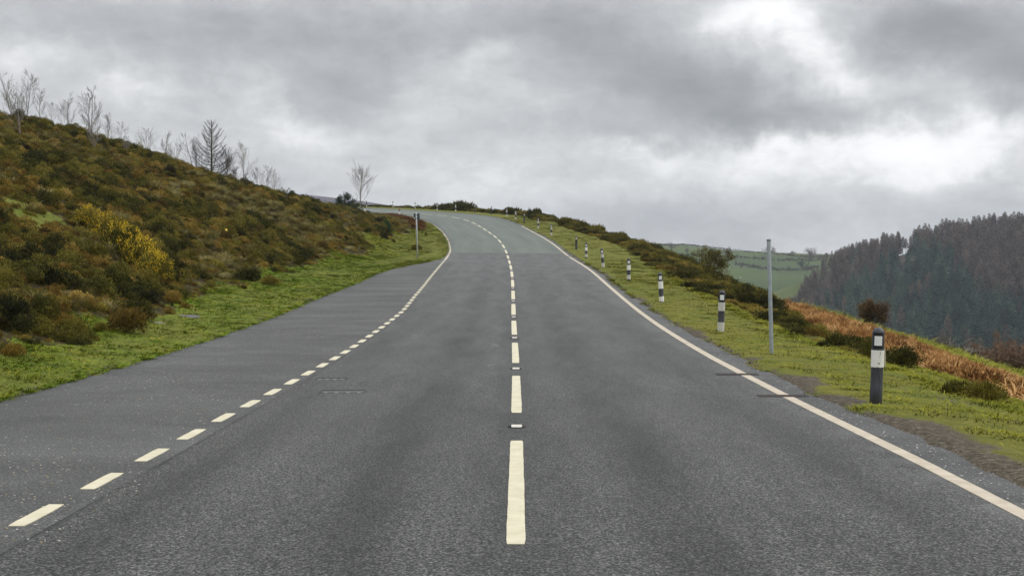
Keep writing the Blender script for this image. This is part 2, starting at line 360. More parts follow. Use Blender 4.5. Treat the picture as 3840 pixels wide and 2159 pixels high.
def build_far():
    m, t, b = mat('pasture', .95, .1); pos = t.new('ShaderNodeNewGeometry').outputs['Position']
    n1 = t.noise(pos, .008, 5); n2 = t.noise(pos, .09, 5, .65)
    c = t.ramp(n1, [(.35, (.036, .060, .015)), (.5, (.058, .086, .019)), (.65, (.085, .102, .027))])
    c = t.mix(t.map(n2, .4, .7, 0., .6), c, (.045, .058, .020))
    # under the wood the ground is brown litter
    x, y, z = t.sep(pos)
    wd = t.map(t.math('SUBTRACT', x, t.math('MULTIPLY', y, .235)), -6., 8.)
    wd = t.math('MULTIPLY', wd, t.map(y, 700., 730., 1., 0.))
    c = t.mix(wd, c, (.045, .04, .028))
    t.set(b.inputs['Base Color'], c)
    xs = np.concatenate([np.arange(-1800, -200, 60), np.arange(-200, 700, 9), np.arange(700, 2400, 60)]); ys = np.concatenate([np.arange(-300, 180, 30), np.arange(180, 1300, 9), np.arange(1300, 2600, 60)])
    X, Y = np.meshgrid(xs, ys); Z = far_z(X.ravel(), Y.ravel())
    I = np.arange(X.size).reshape(X.shape); F = np.stack([I[:-1, :-1], I[:-1, 1:], I[1:, 1:], I[1:, :-1]], -1).reshape(-1, 4)
    setp(obj('valley_terrain', mesh('valley_terrain', np.c_[X.ravel(), Y.ravel(), Z], F, [m], smooth=True)), kind='structure')
    # distant moor, left
    m2, t, b = mat('moor_heather', .95, .1); pos = t.new('ShaderNodeNewGeometry').outputs['Position']
    t.set(b.inputs['Base Color'], t.ramp(t.noise(pos, .012, 5, .6), [(.4, (.034, .030, .048)), (.6, (.060, .050, .058))]))
    D = 1500.; pr = [(500, 716), (900, 718), (1120, 727), (1250, 739), (1330, 749), (1400, 760), (1480, 774), (1560, 790), (1750, 830), (2000, 900), (2200, 960)]
    A = np.array([at(a, b_, D) for a, b_ in pr]); xs = np.arange(-560, 110, 10.); tz = np.interp(xs, A[:, 0], A[:, 2]) + fbm(xs, xs * 0, 50, 5) * 2.5
    V = []; 
    prof = [(-500, 0.), (-380, .35), (-240, .72), (-120, .92), (0, 1.), (120, .93), (300, .6), (440, .2)]
    for dy, k in prof:
        for xx, zz in zip(xs, tz): V.append((xx, D + dy, -40 + (zz + 40) * k + (vnoise(xx / 40, dy / 40, 3) - .5) * 6 * (k < .99)))
    I = np.arange(len(V)).reshape(len(prof), len(xs)); F = np.stack([I[:-1, :-1], I[:-1, 1:], I[1:, 1:], I[1:, :-1]], -1).reshape(-1, 4)
    setp(obj('moor_hill', mesh('moor_hill', V, F, [m2], smooth=True)), kind='structure')
build_far()

# ------------------------------------------------------------------ road, lay-by, markings
def m_asphalt(name, layby=False):
    m, t, b = mat(name, .82, .32)
    uv = t.new('ShaderNodeUVMap', uv_map='uv').outputs[0]; u, s, _ = t.sep(uv)
    pos = t.new('ShaderNodeNewGeometry').outputs['Position']
    g1 = t.noise(pos, 70, 3, .8); g2 = t.noise(pos, 24, 3, .7)
    vo = t.new('ShaderNodeTexVoronoi'); t.set(vo.inputs['Vector'], pos); vo.inputs['Scale'].default_value = 75; vr = t.sep(vo.outputs['Color'])[0]
    big = t.noise(pos, .45, 5, .6); med = t.noise(t.comb(t.math('MULTIPLY', u, 2.2), t.math('MULTIPLY', s, .35), 0.), 1., 5, .65)
    base = t.ramp(g1, [(.39, (.003, .003, .003)), (.48, (.016, .016, .015)), (.54, (.062, .063, .060)), (.62, (.175, .175, .167))])
    base = t.mix(t.map(g2, .35, .7, 0., .22), base, (.062, .063, .062))
    base = t.mix(t.math('MULTIPLY', t.math('GREATER_THAN', vr, .965), .4), base, (.27, .265, .25))
    if layby:
        base = t.mix(.4, base, (.072, .072, .071))
        v2 = t.new('ShaderNodeTexVoronoi'); t.set(v2.inputs['Vector'], pos); v2.inputs['Scale'].default_value = 16
        sp = t.math('MULTIPLY', t.math('LESS_THAN', v2.outputs['Distance'], .16), t.math('GREATER_THAN', t.sep(v2.outputs['Color'])[1], .62))
        spc = t.mix(t.sep(v2.outputs['Color'])[2], (.30, .24, .10), (.42, .40, .34))
        sp = t.math('MULTIPLY', sp, t.map(t.noise(pos, .8, 3), .4, .6, .15, .9))
        base = t.mix(sp, base, spc)
        st_ = t.noise(t.comb(t.math('MULTIPLY', u, .45), t.math('MULTIPLY', s, .7), 3.), 1., 5, .65)
        base = t.mix(1., base, t.ramp(st_, [(.36, (.72, .72, .72)), (.5, (.95, .95, .95)), (.64, (1.22, 1.22, 1.23))]), 'MULTIPLY')
        # darker damp rim along the grass
        base = t.mix(t.map(t.math('ADD', t.noise(pos, 2.2, 4), t.map(u, -5.9, -5.3, .3, 0.)), .62, .75, 0., .45), base, (.03, .032, .03))
    else:
        # wheel tracks: polished, a little darker; centre of lane and edges dusty and lighter
        def band(c, w_): return t.math('EXPONENT', t.math('MULTIPLY', t.math('POWER', t.math('DIVIDE', t.math('SUBTRACT', t.math('ABSOLUTE', t.math('SUBTRACT', u, t.math('MULTIPLY', t.math('SUBTRACT', big, .5), .25))), c), w_), 2.), -1.))
        tr = t.math('ADD', t.math('MULTIPLY', band(1.0, .34), .9), t.math('ADD', t.math('MULTIPLY', band(2.45, .3), .6), t.math('MULTIPLY', band(0., .28), .6)))
        tr = t.math('MULTIPLY', tr, t.map(t.noise(t.comb(u, t.math('MULTIPLY', s, .15), 5.), 1., 4, .6), .3, .6, .45, 1.3))
        k = t.math('SUBTRACT', t.map(med, .3, .7, .76, 1.22), t.math('MULTIPLY', tr, .38))
        edge = t.map(t.math('ABSOLUTE', u), 2.75, 3.1, 0., .3)
        edge = t.math('MULTIPLY', edge, t.map(t.noise(pos, 1.6, 4), .4, .6))
        base = t.mix(1., base, t.comb(k, k, k), 'MULTIPLY')
        base = t.mix(edge, base, (.15, .15, .148))
        jn = t.math('ADD', u, t.math('MULTIPLY', t.math('SUBTRACT', t.noise(uv, 2.5, 4), .5), .12))
        base = t.mix(t.math('MULTIPLY', t.math('MULTIPLY', t.map(jn, -2.80, -2.74, .85, 0.), t.map(t.noise(uv, .9, 3), .42, .58, .25, 1.)), t.math('LESS_THAN', s, 62.)), base, (.012, .012, .012))
        vc = t.new('ShaderNodeTexVoronoi', feature='DISTANCE_TO_EDGE'); t.set(vc.inputs['Vector'], t.vec('ADD', t.vec('MULTIPLY', uv, (.5, .22, 1.)), t.vec('SCALE', t.noise(uv, 1.6, 4, .6, col=True), scale=.35))); vc.inputs['Scale'].default_value = 1.
        base = t.mix(t.math('MULTIPLY', t.map(vc.outputs['Distance'], 0., .004, .7, 0.), t.map(t.noise(uv, .3, 2), .52, .58)), base, (.015, .015, .015))
        gh = t.math('MULTIPLY', t.map(t.math('ABSOLUTE', t.math('ADD', u, .36)), .03, .12, 1., 0.), t.math('MULTIPLY', t.math('GREATER_THAN', s, 17.), t.math('LESS_THAN', s, 30.)))
        base = t.mix(t.math('MULTIPLY', gh, t.map(t.noise(pos, 7, 5, .7), .56, .66, 0., .5)), base, (.3, .3, .29))
        # beyond the white line: darker strip
        base = t.mix(t.map(u, 3.22, 3.3, 0., .45), base, (.05, .05, .052))
        # cross joints and patches
        wv = t.math('MULTIPLY', t.math('SUBTRACT', t.noise(uv, .7, 3), .5), .5); s2 = t.math('ADD', s, wv)
        for js, wd, lo, hi in ((17.6, .05, .3, 2.8), (20.6, .05, -4, 4), (27.3, .04, .4, 4), (33.2, .06, -3, .8), (41., .07, .6, 4), (43.5, .05, .5, 4), (50., .08, -4, 4), (58.5, .08, -4, 4), (65.5, .12, -4, 4), (70.3, .14, 0, 4)):
            j = t.map(t.math('ABSOLUTE', t.math('SUBTRACT', s2, js)), 0., wd, .5, 0.)
            j = t.math('MULTIPLY', j, t.math('MULTIPLY', t.math('GREATER_THAN', u, lo), t.math('LESS_THAN', u, hi)))
            base = t.mix(j, base, (.03, .03, .032))
        # lighter and smoother farther along the road
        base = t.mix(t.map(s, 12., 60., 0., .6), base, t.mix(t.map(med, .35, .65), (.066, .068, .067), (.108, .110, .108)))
        # green anti-skid surface after the joint
        gs = t.math('GREATER_THAN', t.math('ADD', s, t.math('MULTIPLY', u, .12)), 73.4)
        gc = t.mix(t.map(t.noise(t.comb(t.math('MULTIPLY', u, 1.6), t.math('MULTIPLY', s, .06), 0.), 1., 5, .6), .3, .7), (.058, .070, .060), (.098, .114, .097))
        gc = t.mix(t.math('MULTIPLY', tr, .3), gc, (.135, .153, .133))
        gc = t.mix(t.map(g2, .4, .7, 0., .3), gc, (.15, .16, .142))
        gc = t.mix(t.map(t.math('ABSOLUTE', t.math('SUBTRACT', s, t.math('SUBTRACT', 73.4, t.math('MULTIPLY', u, .12)))), 0., .25, .75, 0.), gc, (.04, .045, .045))
        gc = t.mix(t.map(t.math('ABSOLUTE', u), 3.2, 3.5, 0., .55), gc, (.06, .062, .062))
        base = t.mix(gs, base, gc)
    t.set(b.inputs['Base Color'], base)
    bp = t.new('ShaderNodeBump'); bp.inputs['Strength'].default_value = .5; bp.inputs['Distance'].default_value = .006
    t.set(bp.inputs['Height'], g1); t.l.new(bp.outputs[0], b.inputs['Normal'])
    return m
def m_paint():
    m, t, b = mat('road_paint', .7, .35); pos = t.new('ShaderNodeNewGeometry').outputs['Position']
    c = t.mix(t.map(t.noise(pos, 6, 4, .6), .35, .65), (.45, .41, .29), (.53, .49, .36))
    c = t.mix(t.map(t.noise(pos, 45, 4, .7), .6, .75, 0., .5), c, (.30, .27, .2))
    t.set(b.inputs['Base Color'], c); return m
M_PAINT = m_paint()
def m_edgepaint():
    m, t, b = mat('edge_line_paint', .75, .3); pos = t.new('ShaderNodeNewGeometry').outputs['Position']
    c = t.mix(t.map(t.noise(pos, 5, 4, .6), .35, .65), (.36, .31, .235), (.45, .395, .31))
    c = t.mix(t.map(t.noise(pos, 60, 4, .7), .56, .72, 0., .75), c, (.25, .2, .15))
    t.set(b.inputs['Base Color'], c); return m
M_EDGE = m_edgepaint()
def strip(s, uL, uR, dz, th=0.):
    """ribbon along the road between offsets uL(s), uR(s)"""
    s = np.asarray(s, float); L = road_pt(s, uL); Rr = road_pt(s, uR); L[:, 2] += dz; Rr[:, 2] += dz
    return L, Rr
def ribbon(name, s, cols, dz, m, parent=None):
    s = np.asarray(s, float); P = [];UV = []
    for c in cols:
        u = c(s) if callable(c) else np.full_like(s, c)
        q = road_pt(s, u); q[:, 2] += dz; P.append(q); UV.append(np.c_[u, s])
    V = np.stack(P, 1).reshape(-1, 3); UV = np.stack(UV, 1).reshape(-1, 2); k = len(cols)
    I = np.arange(len(V)).reshape(-1, k); F = np.stack([I[:-1, :-1], I[:-1, 1:], I[1:, 1:], I[1:, :-1]], -1).reshape(-1, 4)
    return obj(name, mesh(name, V, F, [m], uv=UV, smooth=True), parent)
def slab(name, s0, s1, u0, u1, parent, m, h=.004, seed=0):
    """a painted mark a few millimetres thick with slightly wavering edges"""
    n = max(3, int((s1 - s0) / .12)) if s0 < 40 else max(2, int((s1 - s0) / .8))
    s = np.linspace(s0, s1, n + 1); a = (vnoise(s * 7, s * 0 + seed, 3) - .5) * .004; c = (vnoise(s * 7, s * 0 + seed, 9) - .5) * .004
    uu0 = (u0(s) if callable(u0) else u0) + a; uu1 = (u1(s) if callable(u1) else u1) + c
    if not callable(u0):
        uu0[0] += .006; uu1[0] -= .006; uu0[-1] += .006; uu1[-1] -= .006
    L, Rr = road_pt(s, uu0), road_pt(s, uu1)
    Lb = L.copy(); Rb = Rr.copy(); L[:, 2] += h; Rr[:, 2] += h; Lb[:, 2] -= .003; Rb[:, 2] -= .003
    n1 = len(s); V = np.vstack([L, Rr, Lb, Rb]); F = []
    for i in range(n):
        F += [(i, n1 + i, n1 + i + 1, i + 1), (2 * n1 + i, i, i + 1, 2 * n1 + i + 1), (n1 + i, 3 * n1 + i, 3 * n1 + i + 1, n1 + i + 1)]
    F += [(0, 2 * n1, 3 * n1, n1), (n1 - 1, 2 * n1 - 1, 4 * n1 - 1, 3 * n1 - 1)]
    return obj(name, mesh(name, V, F, [m]), parent)
def build_road():
    s = np.arange(-11, 203.1, .5)
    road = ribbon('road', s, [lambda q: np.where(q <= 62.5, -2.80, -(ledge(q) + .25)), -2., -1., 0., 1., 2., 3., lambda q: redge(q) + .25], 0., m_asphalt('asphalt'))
    setp(road, kind='structure')
    lb = ribbon('lay_by', np.arange(-11, 63.1, .5), [lambda q: -(ledge(q) + .3), -4.5, -3.6, lambda q: np.where(q <= 62.5, -2.804, -2.95)], -.0005, m_asphalt('worn_asphalt', True))
    setp(lb, kind='structure')
    # centre line: 4 m marks, 2 m gaps
    for k in range(-1, 32):
        s0 = 6.96 + 6 * k
        w = .055 if k > -2 else .05
        slab('centre_dash', s0, s0 + 4, -w, w, road, M_PAINT, seed=k)
    # lay-by: short marks
    k = 0; s0 = 7.42
    while s0 < 64.4:
        c = -np.interp(s0, [7, 12, 20, 32, 38, 48, 60, 65], [3.01, 2.975, 2.875, 2.88, 3.04, 3.2, 3.33, 3.36])
        if s0 > 6: slab('lay_by_dash', s0, s0 + .66, c - .055, c + .055, lb, M_PAINT, seed=k + 50)
        s0 += 1.203; k += 1
    lf = lambda d: (lambda q: -np.interp(q, [65, 70, 76, 84, 94, 105, 115, 125], [3.36, 3.37, 3.38, 3.55, 3.68, 3.76, 3.93, 3.93]) + d)
    slab('edge_line', 65.3, 72.2, lf(-.06), lf(.06), road, M_EDGE); slab('edge_line', 72.7, 82.4, lf(-.05), lf(.05), road, M_EDGE); slab('edge_line', 83., 117, lf(-.05), lf(.05), road, M_EDGE)
    rf = lambda d: (lambda q: np.interp(q, [0, 8, 10, 14, 20, 25, 40, 55, 61, 72, 90, 110, 112], [3.19, 3.19, 3.2, 3.16, 3.15, 3.19, 3.33, 3.44, 3.46, 3.42, 3.46, 3.72, 3.72]) + d)
    for a, c in ((-6, 14.42), (14.66, 17.05), (17.3, 22.9), (22.94, 31.5), (31.54, 69.2), (70.2, 110.6)):
        slab('edge_line', a, c, rf(-.062), rf(.062), road, M_EDGE, seed=int(a) + 90)
    return road
ROAD = build_road()
# ------------------------------------------------------------------ plant builders
class MB:
    def __init__(s): s.V = []; s.F = []; s.n = 0
    def add(s, V, F):
        V = np.asarray(V, float); s.V.append(V); s.F += [tuple(int(i) + s.n for i in f) for f in F]; s.n += len(V)
    def tube(s, P, r, k=5, cap=True):
        P = np.asarray(P, float); n = len(P); r = np.broadcast_to(np.asarray(r, float), (n,))
        T = np.gradient(P, axis=0); T /= np.linalg.norm(T, axis=1)[:, None] + 1e-9
        ref = np.array([0, 0, 1.]) if abs(T[0][2]) < .9 else np.array([1., 0, 0])
        A = np.cross(T, ref); A /= np.linalg.norm(A, axis=1)[:, None] + 1e-9; B = np.cross(T, A)
        a = np.arange(k) * 2 * math.pi / k
        V = (P[:, None] + (A[:, None] * np.cos(a)[None, :, None] + B[:, None] * np.sin(a)[None, :, None]) * r[:, None, None]).reshape(-1, 3)
        F = [(i * k + j, i * k + (j + 1) % k, (i + 1) * k + (j + 1) % k, (i + 1) * k + j) for i in range(n - 1) for j in range(k)]
        if cap: F += [tuple(range((n - 1) * k, n * k)), tuple(range(k - 1, -1, -1))]
        s.add(V, F)
    def lathe(s, prof, k=24, cap=True):
        a = np.arange(k) * 2 * math.pi / k; V = []; 
        for r, z in prof: V += [(r * math.cos(t), r * math.sin(t), z) for t in a]
        F = [(i * k + j, i * k + (j + 1) % k, (i + 1) * k + (j + 1) % k, (i + 1) * k + j) for i in range(len(prof) - 1) for j in range(k)]
        if cap: F += [tuple(range((len(prof) - 1) * k, len(prof) * k)), tuple(range(k - 1, -1, -1))]
        s.add(V, F)
    def box(s, c, d, bev=0):
        x, y, z = c; a, b, e = (q / 2 for q in d)
        s.add([(x + i * a, y + j * b, z + k * e) for i in (-1, 1) for j in (-1, 1) for k in (-1, 1)], [(0, 1, 3, 2), (4, 6, 7, 5), (0, 4, 5, 1), (2, 3, 7, 6), (0, 2, 6, 4), (1, 5, 7, 3)])
    def mesh(s, name, mats, smooth=False): return mesh(name, np.vstack(s.V), s.F, mats, smooth=smooth)
def kites(P, D, L, Wd, rs, bend=0.):
    """leaf / sprig blades: quads from base P along D"""
    n = len(P); D = D / (np.linalg.norm(D, axis=1)[:, None] + 1e-9)
    rv = rs.normal(size=(n, 3)); Sd = np.cross(D, rv); Sd /= np.linalg.norm(Sd, axis=1)[:, None] + 1e-9
    L = np.broadcast_to(L, (n,))[:, None]; Wd = np.broadcast_to(Wd, (n,))[:, None]
    m = P + D * L * .5 + np.array([0, 0, bend]) * L
    V = np.stack([P, m + Sd * Wd, P + D * L, m - Sd * Wd], 1).reshape(-1, 3)
    return V, np.arange(4 * n).reshape(n, 4)
def fmat(name, cols, rnd=1.5, wn=.5, rough=.85, nz=2.5, spec=.15, trans=0.):
    """foliage colour: varies from plant to plant and through each plant"""
    m, t, b = mat(name, rough, spec)
    r = t.new('ShaderNodeObjectInfo').outputs['Random']; pos = t.new('ShaderNodeNewGeometry').outputs['Position']
    n = t.noise(pos, nz, 4, .65); big = t.noise(pos, wn, 3)
    f = t.math('ADD', t.math('ADD', t.math('MULTIPLY', r, .45 * rnd), t.math('MULTIPLY', t.math('SUBTRACT', n, .5), 1.3)), t.math('MULTIPLY', t.math('SUBTRACT', big, .5), .9))
    f = t.math('ADD', f, .5 - .225 * rnd, clamp=True)
    k = len(cols); c = t.ramp(f, [(i / (k - 1), q) for i, q in enumerate(cols)])
    t.set(b.inputs['Base Color'], c); return m
M_GORSE = fmat('gorse_green', [(.008, .009, .002), (.042, .042, .007), (.12, .107, .015), (.25, .195, .038)], nz=9)
M_HEATH = fmat('heather_brown', [(.016, .010, .003), (.112, .074, .012), (.235, .158, .028), (.37, .27, .07)], nz=7)
M_RUST = fmat('heather_rust', [(.050, .030, .006), (.15, .093, .017), (.27, .17, .04)], nz=7)
M_OLIVE = fmat('bilberry_olive', [(.024, .022, .004), (.125, .108, .014), (.28, .23, .04)], nz=7)
M_STRAW = fmat('tussock_grass', [(.06, .056, .014), (.13, .115, .03), (.22, .185, .065), (.29, .25, .11)], nz=5)
M_GRASS = fmat('short_grass', [(.060, .070, .006), (.145, .162, .009), (.22, .212, .019), (.31, .25, .055)], .9, nz=1.3, wn=.6)
M_LUSH = fmat('lush_grass', [(.068, .11, .007), (.125, .20, .010), (.18, .25, .014), (.26, .26, .030)], .9, nz=1.3, wn=.6)
M_BRACK = fmat('dead_bracken', [(.08, .038, .012), (.25, .125, .038), (.46, .255, .09), (.60, .42, .20)], nz=6)
M_FLOWER = plain('gorse_flower', (.52, .36, .015), .7, .2, .3)
M_BARK = plain('grey_bark', (.12, .10, .085), .9, .1, .35, 8)
M_PALEBARK = plain('pale_bark', (.20, .18, .155), .9, .1, .3, 8)
M_TWIG = plain('purple_twigs', (.075, .056, .052), .9, .1, .3, 8)
M_DARKTWIG = plain('dark_twigs', (.05, .045, .03), .9, .1, .3, 8)
M_PINE = fmat('pine_needles', [(.008, .022, .010), (.02, .05, .018), (.045, .085, .028)], nz=6)
M_LEAFBR = fmat('withered_leaves', [(.05, .03, .012), (.11, .065, .02), (.10, .10, .03)], nz=4)
M_SPRUCE = fmat('spruce_needles', [(.010, .028, .022), (.034, .072, .050), (.10, .16, .10)], nz=.4, wn=.02)
M_LARCH = fmat('winter_larch', [(.055, .043, .036), (.125, .096, .078), (.21, .168, .13)], nz=.35, wn=.015)
M_WHITE = plain('white_paint', (.72, .71, .66), .5, .4, .05, 12)
M_BLACK = plain('black_plastic', (.022, .024, .028), .5, .45, .12, 10)

def clump(name, seed, rad, hgt, n, L, Wd, m, up=.5, lobes=9, spread=.6):
    """a low shrub: sprigs over and through several rounded lobes"""
    rs = np.random.RandomState(seed); P = []; D = []
    for k in range(lobes):
        a = rs.rand() * 6.28; q = rs.rand() ** .5 * rad * spread; c = np.array([q * math.cos(a), q * math.sin(a), hgt * (.15 + .3 * rs.rand())])
        rr = rad * (.34 + .22 * rs.rand()); rh = hgt * (.45 + .25 * rs.rand())
        v = rs.normal(size=(n // lobes, 3)); v /= np.linalg.norm(v, axis=1)[:, None]; v[:, 2] = np.abs(v[:, 2]) * 1.0 - .25
        dep = 1 - .55 * rs.rand(len(v)) ** 2
        P.append(c + v * np.array([rr, rr, rh]) * dep[:, None]); D.append(v + np.array([0, 0, up]) + rs.normal(size=v.shape) * .35)
    P = np.vstack(P); D = np.vstack(D); P[:, 2] = np.maximum(P[:, 2], .01)
    n = len(P); V, F = kites(P, D, L * (.6 + .8 * rs.rand(n)), Wd * (.6 + .8 * rs.rand(n)), rs)
    return mesh(name, V, F, [m])
def tussock(name, seed, rad, L, n, m, wd=.006, droop=.5, up=1.2):
    rs = np.random.RandomState(seed); a = rs.rand(n) * 6.28; q = rs.rand(n) ** .5 * rad
    B = np.stack([np.cos(a) * q, np.sin(a) * q, 0 * a], 1); D = np.stack([np.cos(a), np.sin(a), 0 * a], 1) * (.25 + .8 * rs.rand(n))[:, None] + rs.normal(size=(n, 3)) * .25
    D[:, 2] = up; D /= np.linalg.norm(D, axis=1)[:, None]; l = L * (.5 + .7 * rs.rand(n)); S_ = np.cross(D, [0, 0, 1.]); S_ /= np.linalg.norm(S_, axis=1)[:, None] + 1e-9
    w = wd * (.6 + .8 * rs.rand(n)); Hd = D.copy(); Hd[:, 2] = 0
    M1 = B + D * (l * .55)[:, None]; T = M1 + (D * .5 + Hd * droop - np.array([0, 0, .3 * droop])) * (l * .6)[:, None]
    V = np.stack([B - S_ * w[:, None], B + S_ * w[:, None], M1 + S_ * (w * .8)[:, None], M1 - S_ * (w * .8)[:, None], T + S_ * (w * .2)[:, None], T - S_ * (w * .2)[:, None]], 1).reshape(-1, 3)
    i = np.arange(n)[:, None] * 6; F = np.vstack([i + [0, 1, 2, 3], i + [3, 2, 4, 5]])
    return mesh(name, V, F, [m])
def scatter(name, P, rot, scl, idx, srcs, label, cat):
    """uncountable ground cover: points with geometry-node instances"""
    me = mesh(name, P, []); n = len(P)
    a = me.attributes.new('rot', 'FLOAT_VECTOR', 'POINT'); a.data.foreach_set('vector', np.asarray(rot, np.float32).ravel())
    a = me.attributes.new('scl', 'FLOAT_VECTOR', 'POINT'); a.data.foreach_set('vector', np.asarray(scl, np.float32).ravel())
    a = me.attributes.new('idx', 'INT', 'POINT'); a.data.foreach_set('value', np.asarray(idx, np.int32))
    o = obj(name, me); g = bpy.data.node_groups.new(name, 'GeometryNodeTree')
    g.interface.new_socket('Geometry', in_out='INPUT', socket_type='NodeSocketGeometry'); g.interface.new_socket('Geometry', in_out='OUTPUT', socket_type='NodeSocketGeometry')
    N = g.nodes; Lk = g.links; gi = N.new('NodeGroupInput'); go = N.new('NodeGroupOutput'); ip = N.new('GeometryNodeInstanceOnPoints')
    def named(nm, ty):
        q = N.new('GeometryNodeInputNamedAttribute'); q.data_type = ty; q.inputs[0].default_value = nm
        return next(x for x in q.outputs if x.enabled and x.name == 'Attribute')
    jn = N.new('GeometryNodeJoinGeometry')
    for sm in srcs[::-1]:
        so = bpy.data.objects.new(sm.name + '_source', sm)
        oi = N.new('GeometryNodeObjectInfo'); oi.inputs['Object'].default_value = so; oi.inputs['As Instance'].default_value = True
        Lk.new(oi.outputs['Geometry'], jn.inputs[0])
    er = N.new('FunctionNodeEulerToRotation'); Lk.new(named('rot', 'FLOAT_VECTOR'), er.inputs[0]); Lk.new(er.outputs[0], ip.inputs['Rotation'])
    Lk.new(named('scl', 'FLOAT_VECTOR'), ip.inputs['Scale']); Lk.new(named('idx', 'INT'), ip.inputs['Instance Index']); ip.inputs['Pick Instance'].default_value = True
    Lk.new(gi.outputs[0], ip.inputs['Points']); Lk.new(jn.outputs[0], ip.inputs['Instance']); Lk.new(ip.outputs[0], go.inputs[0])
    md = o.modifiers.new('scatter', 'NODES'); md.node_group = g
    return setp(o, label, cat, None, 'stuff')

# ------------------------------------------------------------------ heath on the left hill, verges, banks
RS = np.random.RandomState(7)
def grad_rot(x, y, k=.5):
    e = .4; gx = (gz(x + e, y) - gz(x - e, y)) / (2 * e); gy = (gz(x, y + e) - gz(x, y - e)) / (2 * e)
    return np.arctan(gy) * k, -np.arctan(gx) * k
def rnd_su(n, s0, s1, side, w0, w1, power=1.):
    s = s0 + (s1 - s0) * RS.rand(n) ** power; w = w0 + (w1 - w0) * RS.rand(n)
    e = ledge(s) if side < 0 else redge(s); P = road_pt(s, side * (e + w))
    P[:, 2] = height(s, w, side); return s, w, P
def build_heath():
    src = []
    for i in range(3): src.append(clump('heather_clump', 10 + i, .36, .30, 1500, .032, .011, M_HEATH, .6, 11))
    for i in range(2): src.append(clump('rusty_clump', 20 + i, .33, .26, 1300, .032, .011, M_RUST, .6, 10))
    for i in range(2): src.append(clump('gorse_clump', 30 + i, .38, .38, 1700, .042, .011, M_GORSE, .4, 12))
    for i in range(2): src.append(clump('bilberry_clump', 40 + i, .36, .26, 1400, .032, .012, M_OLIVE, .5, 11))
    for i in range(2): src.append(tussock('straw_tussock', 50 + i, .17, .42, 260, M_STRAW, .007, .6, .9))
    n = 110000; s, w, P = rnd_su(n, 4, 172, -1, .3, 34, 1.25)
    x, y = P[:, 0], P[:, 1]
    xr = np.interp(y, RG[:, 0], RG[:, 1]); keep = (x > xr - 3.5)
    h = green_mask_left(s, w, x, y); keep &= RS.rand(n) < h
    # visible wedge of the frame plus a margin
    keep &= (x > -.46 * y - 5) & (x > -48)
    bx_ = (1920 + FP * x / y - 1395) / 185; keep &= ~((bx_ > 0) & (bx_ < 1) & (np.abs(y - (130 - 27 * bx_)) < 5))
    for (px, py, ww) in ((325, 862, 120), (395, 912, 135), (455, 962, 150), (520, 1015, 150), (572, 1065, 140)):
        g = on_ground(px, py, 15); r = ww * g[1] / FP * .42; keep &= np.hypot(x - g[0], y - g[1]) > r
    # clump size grows up the hill; thin where clumps are large
    keep &= RS.rand(n) < np.interp(y, [15, 40, 90, 170], [.95, .75, .48, .36])
    s, w, P, x, y = s[keep], w[keep], P[keep], x[keep], y[keep]; n = len(P)
    # streaks of each plant follow the fall of the slope
    a = fbm(x + .35 * y, y * .55, 5, 141, 3); b = fbm(x, y * .6, 2.2, 102, 3); c = RS.rand(n); hv = sstep(0, 10, w - VW(s))
    t = np.zeros(n, int)
    val = a * .85 + b * .8 + (c - .5) * .42
    val = val + np.interp(y, [14, 25, 60, 120], [-.13, -.08, .0, .02]) + np.where((y > 20) & (y < 62) & (w > 9), .06, 0)
    t = np.where(val < -.15, 2, np.where(val < .0, 0, np.where(val < .07, 1, np.where(val < .19, 3, 4))))
    # green shrubs near the crest
    gp = np.exp(-(((x + 18.2) / 2.6) ** 2 + ((y - 76) / 5) ** 2)); t = np.where(gp > .5 + .5 * RS.rand(n), 5, t)
    base = np.array([0, 3, 5, 7, 9, 7]); cnt = np.array([3, 2, 2, 2, 2, 2]); idx = base[t] + (RS.rand(n) * cnt[t]).astype(int)
    rx, ry = grad_rot(x, y, .6)
    rot = np.c_[rx, ry, RS.rand(n) * 6.28]
    k = np.interp(y, [15, 50, 100, 125, 150], [.68, .80, .85, .68, .6]) * (.42 + .95 * RS.rand(n) ** 1.8); k = np.where((t == 2), k * 1.15, k)
    k *= np.clip(.6 + .4 * sstep(-.2, 1.2, w - VW(s)), .3, 1)
    scl = np.c_[k, k, k * (.75 + .9 * RS.rand(n))]
    P[:, 2] -= .04
    scatter('heather', P, rot, scl, idx, src, 'brown and olive heather with pale grass tussocks covering the left hillside', 'heather')
build_heath()
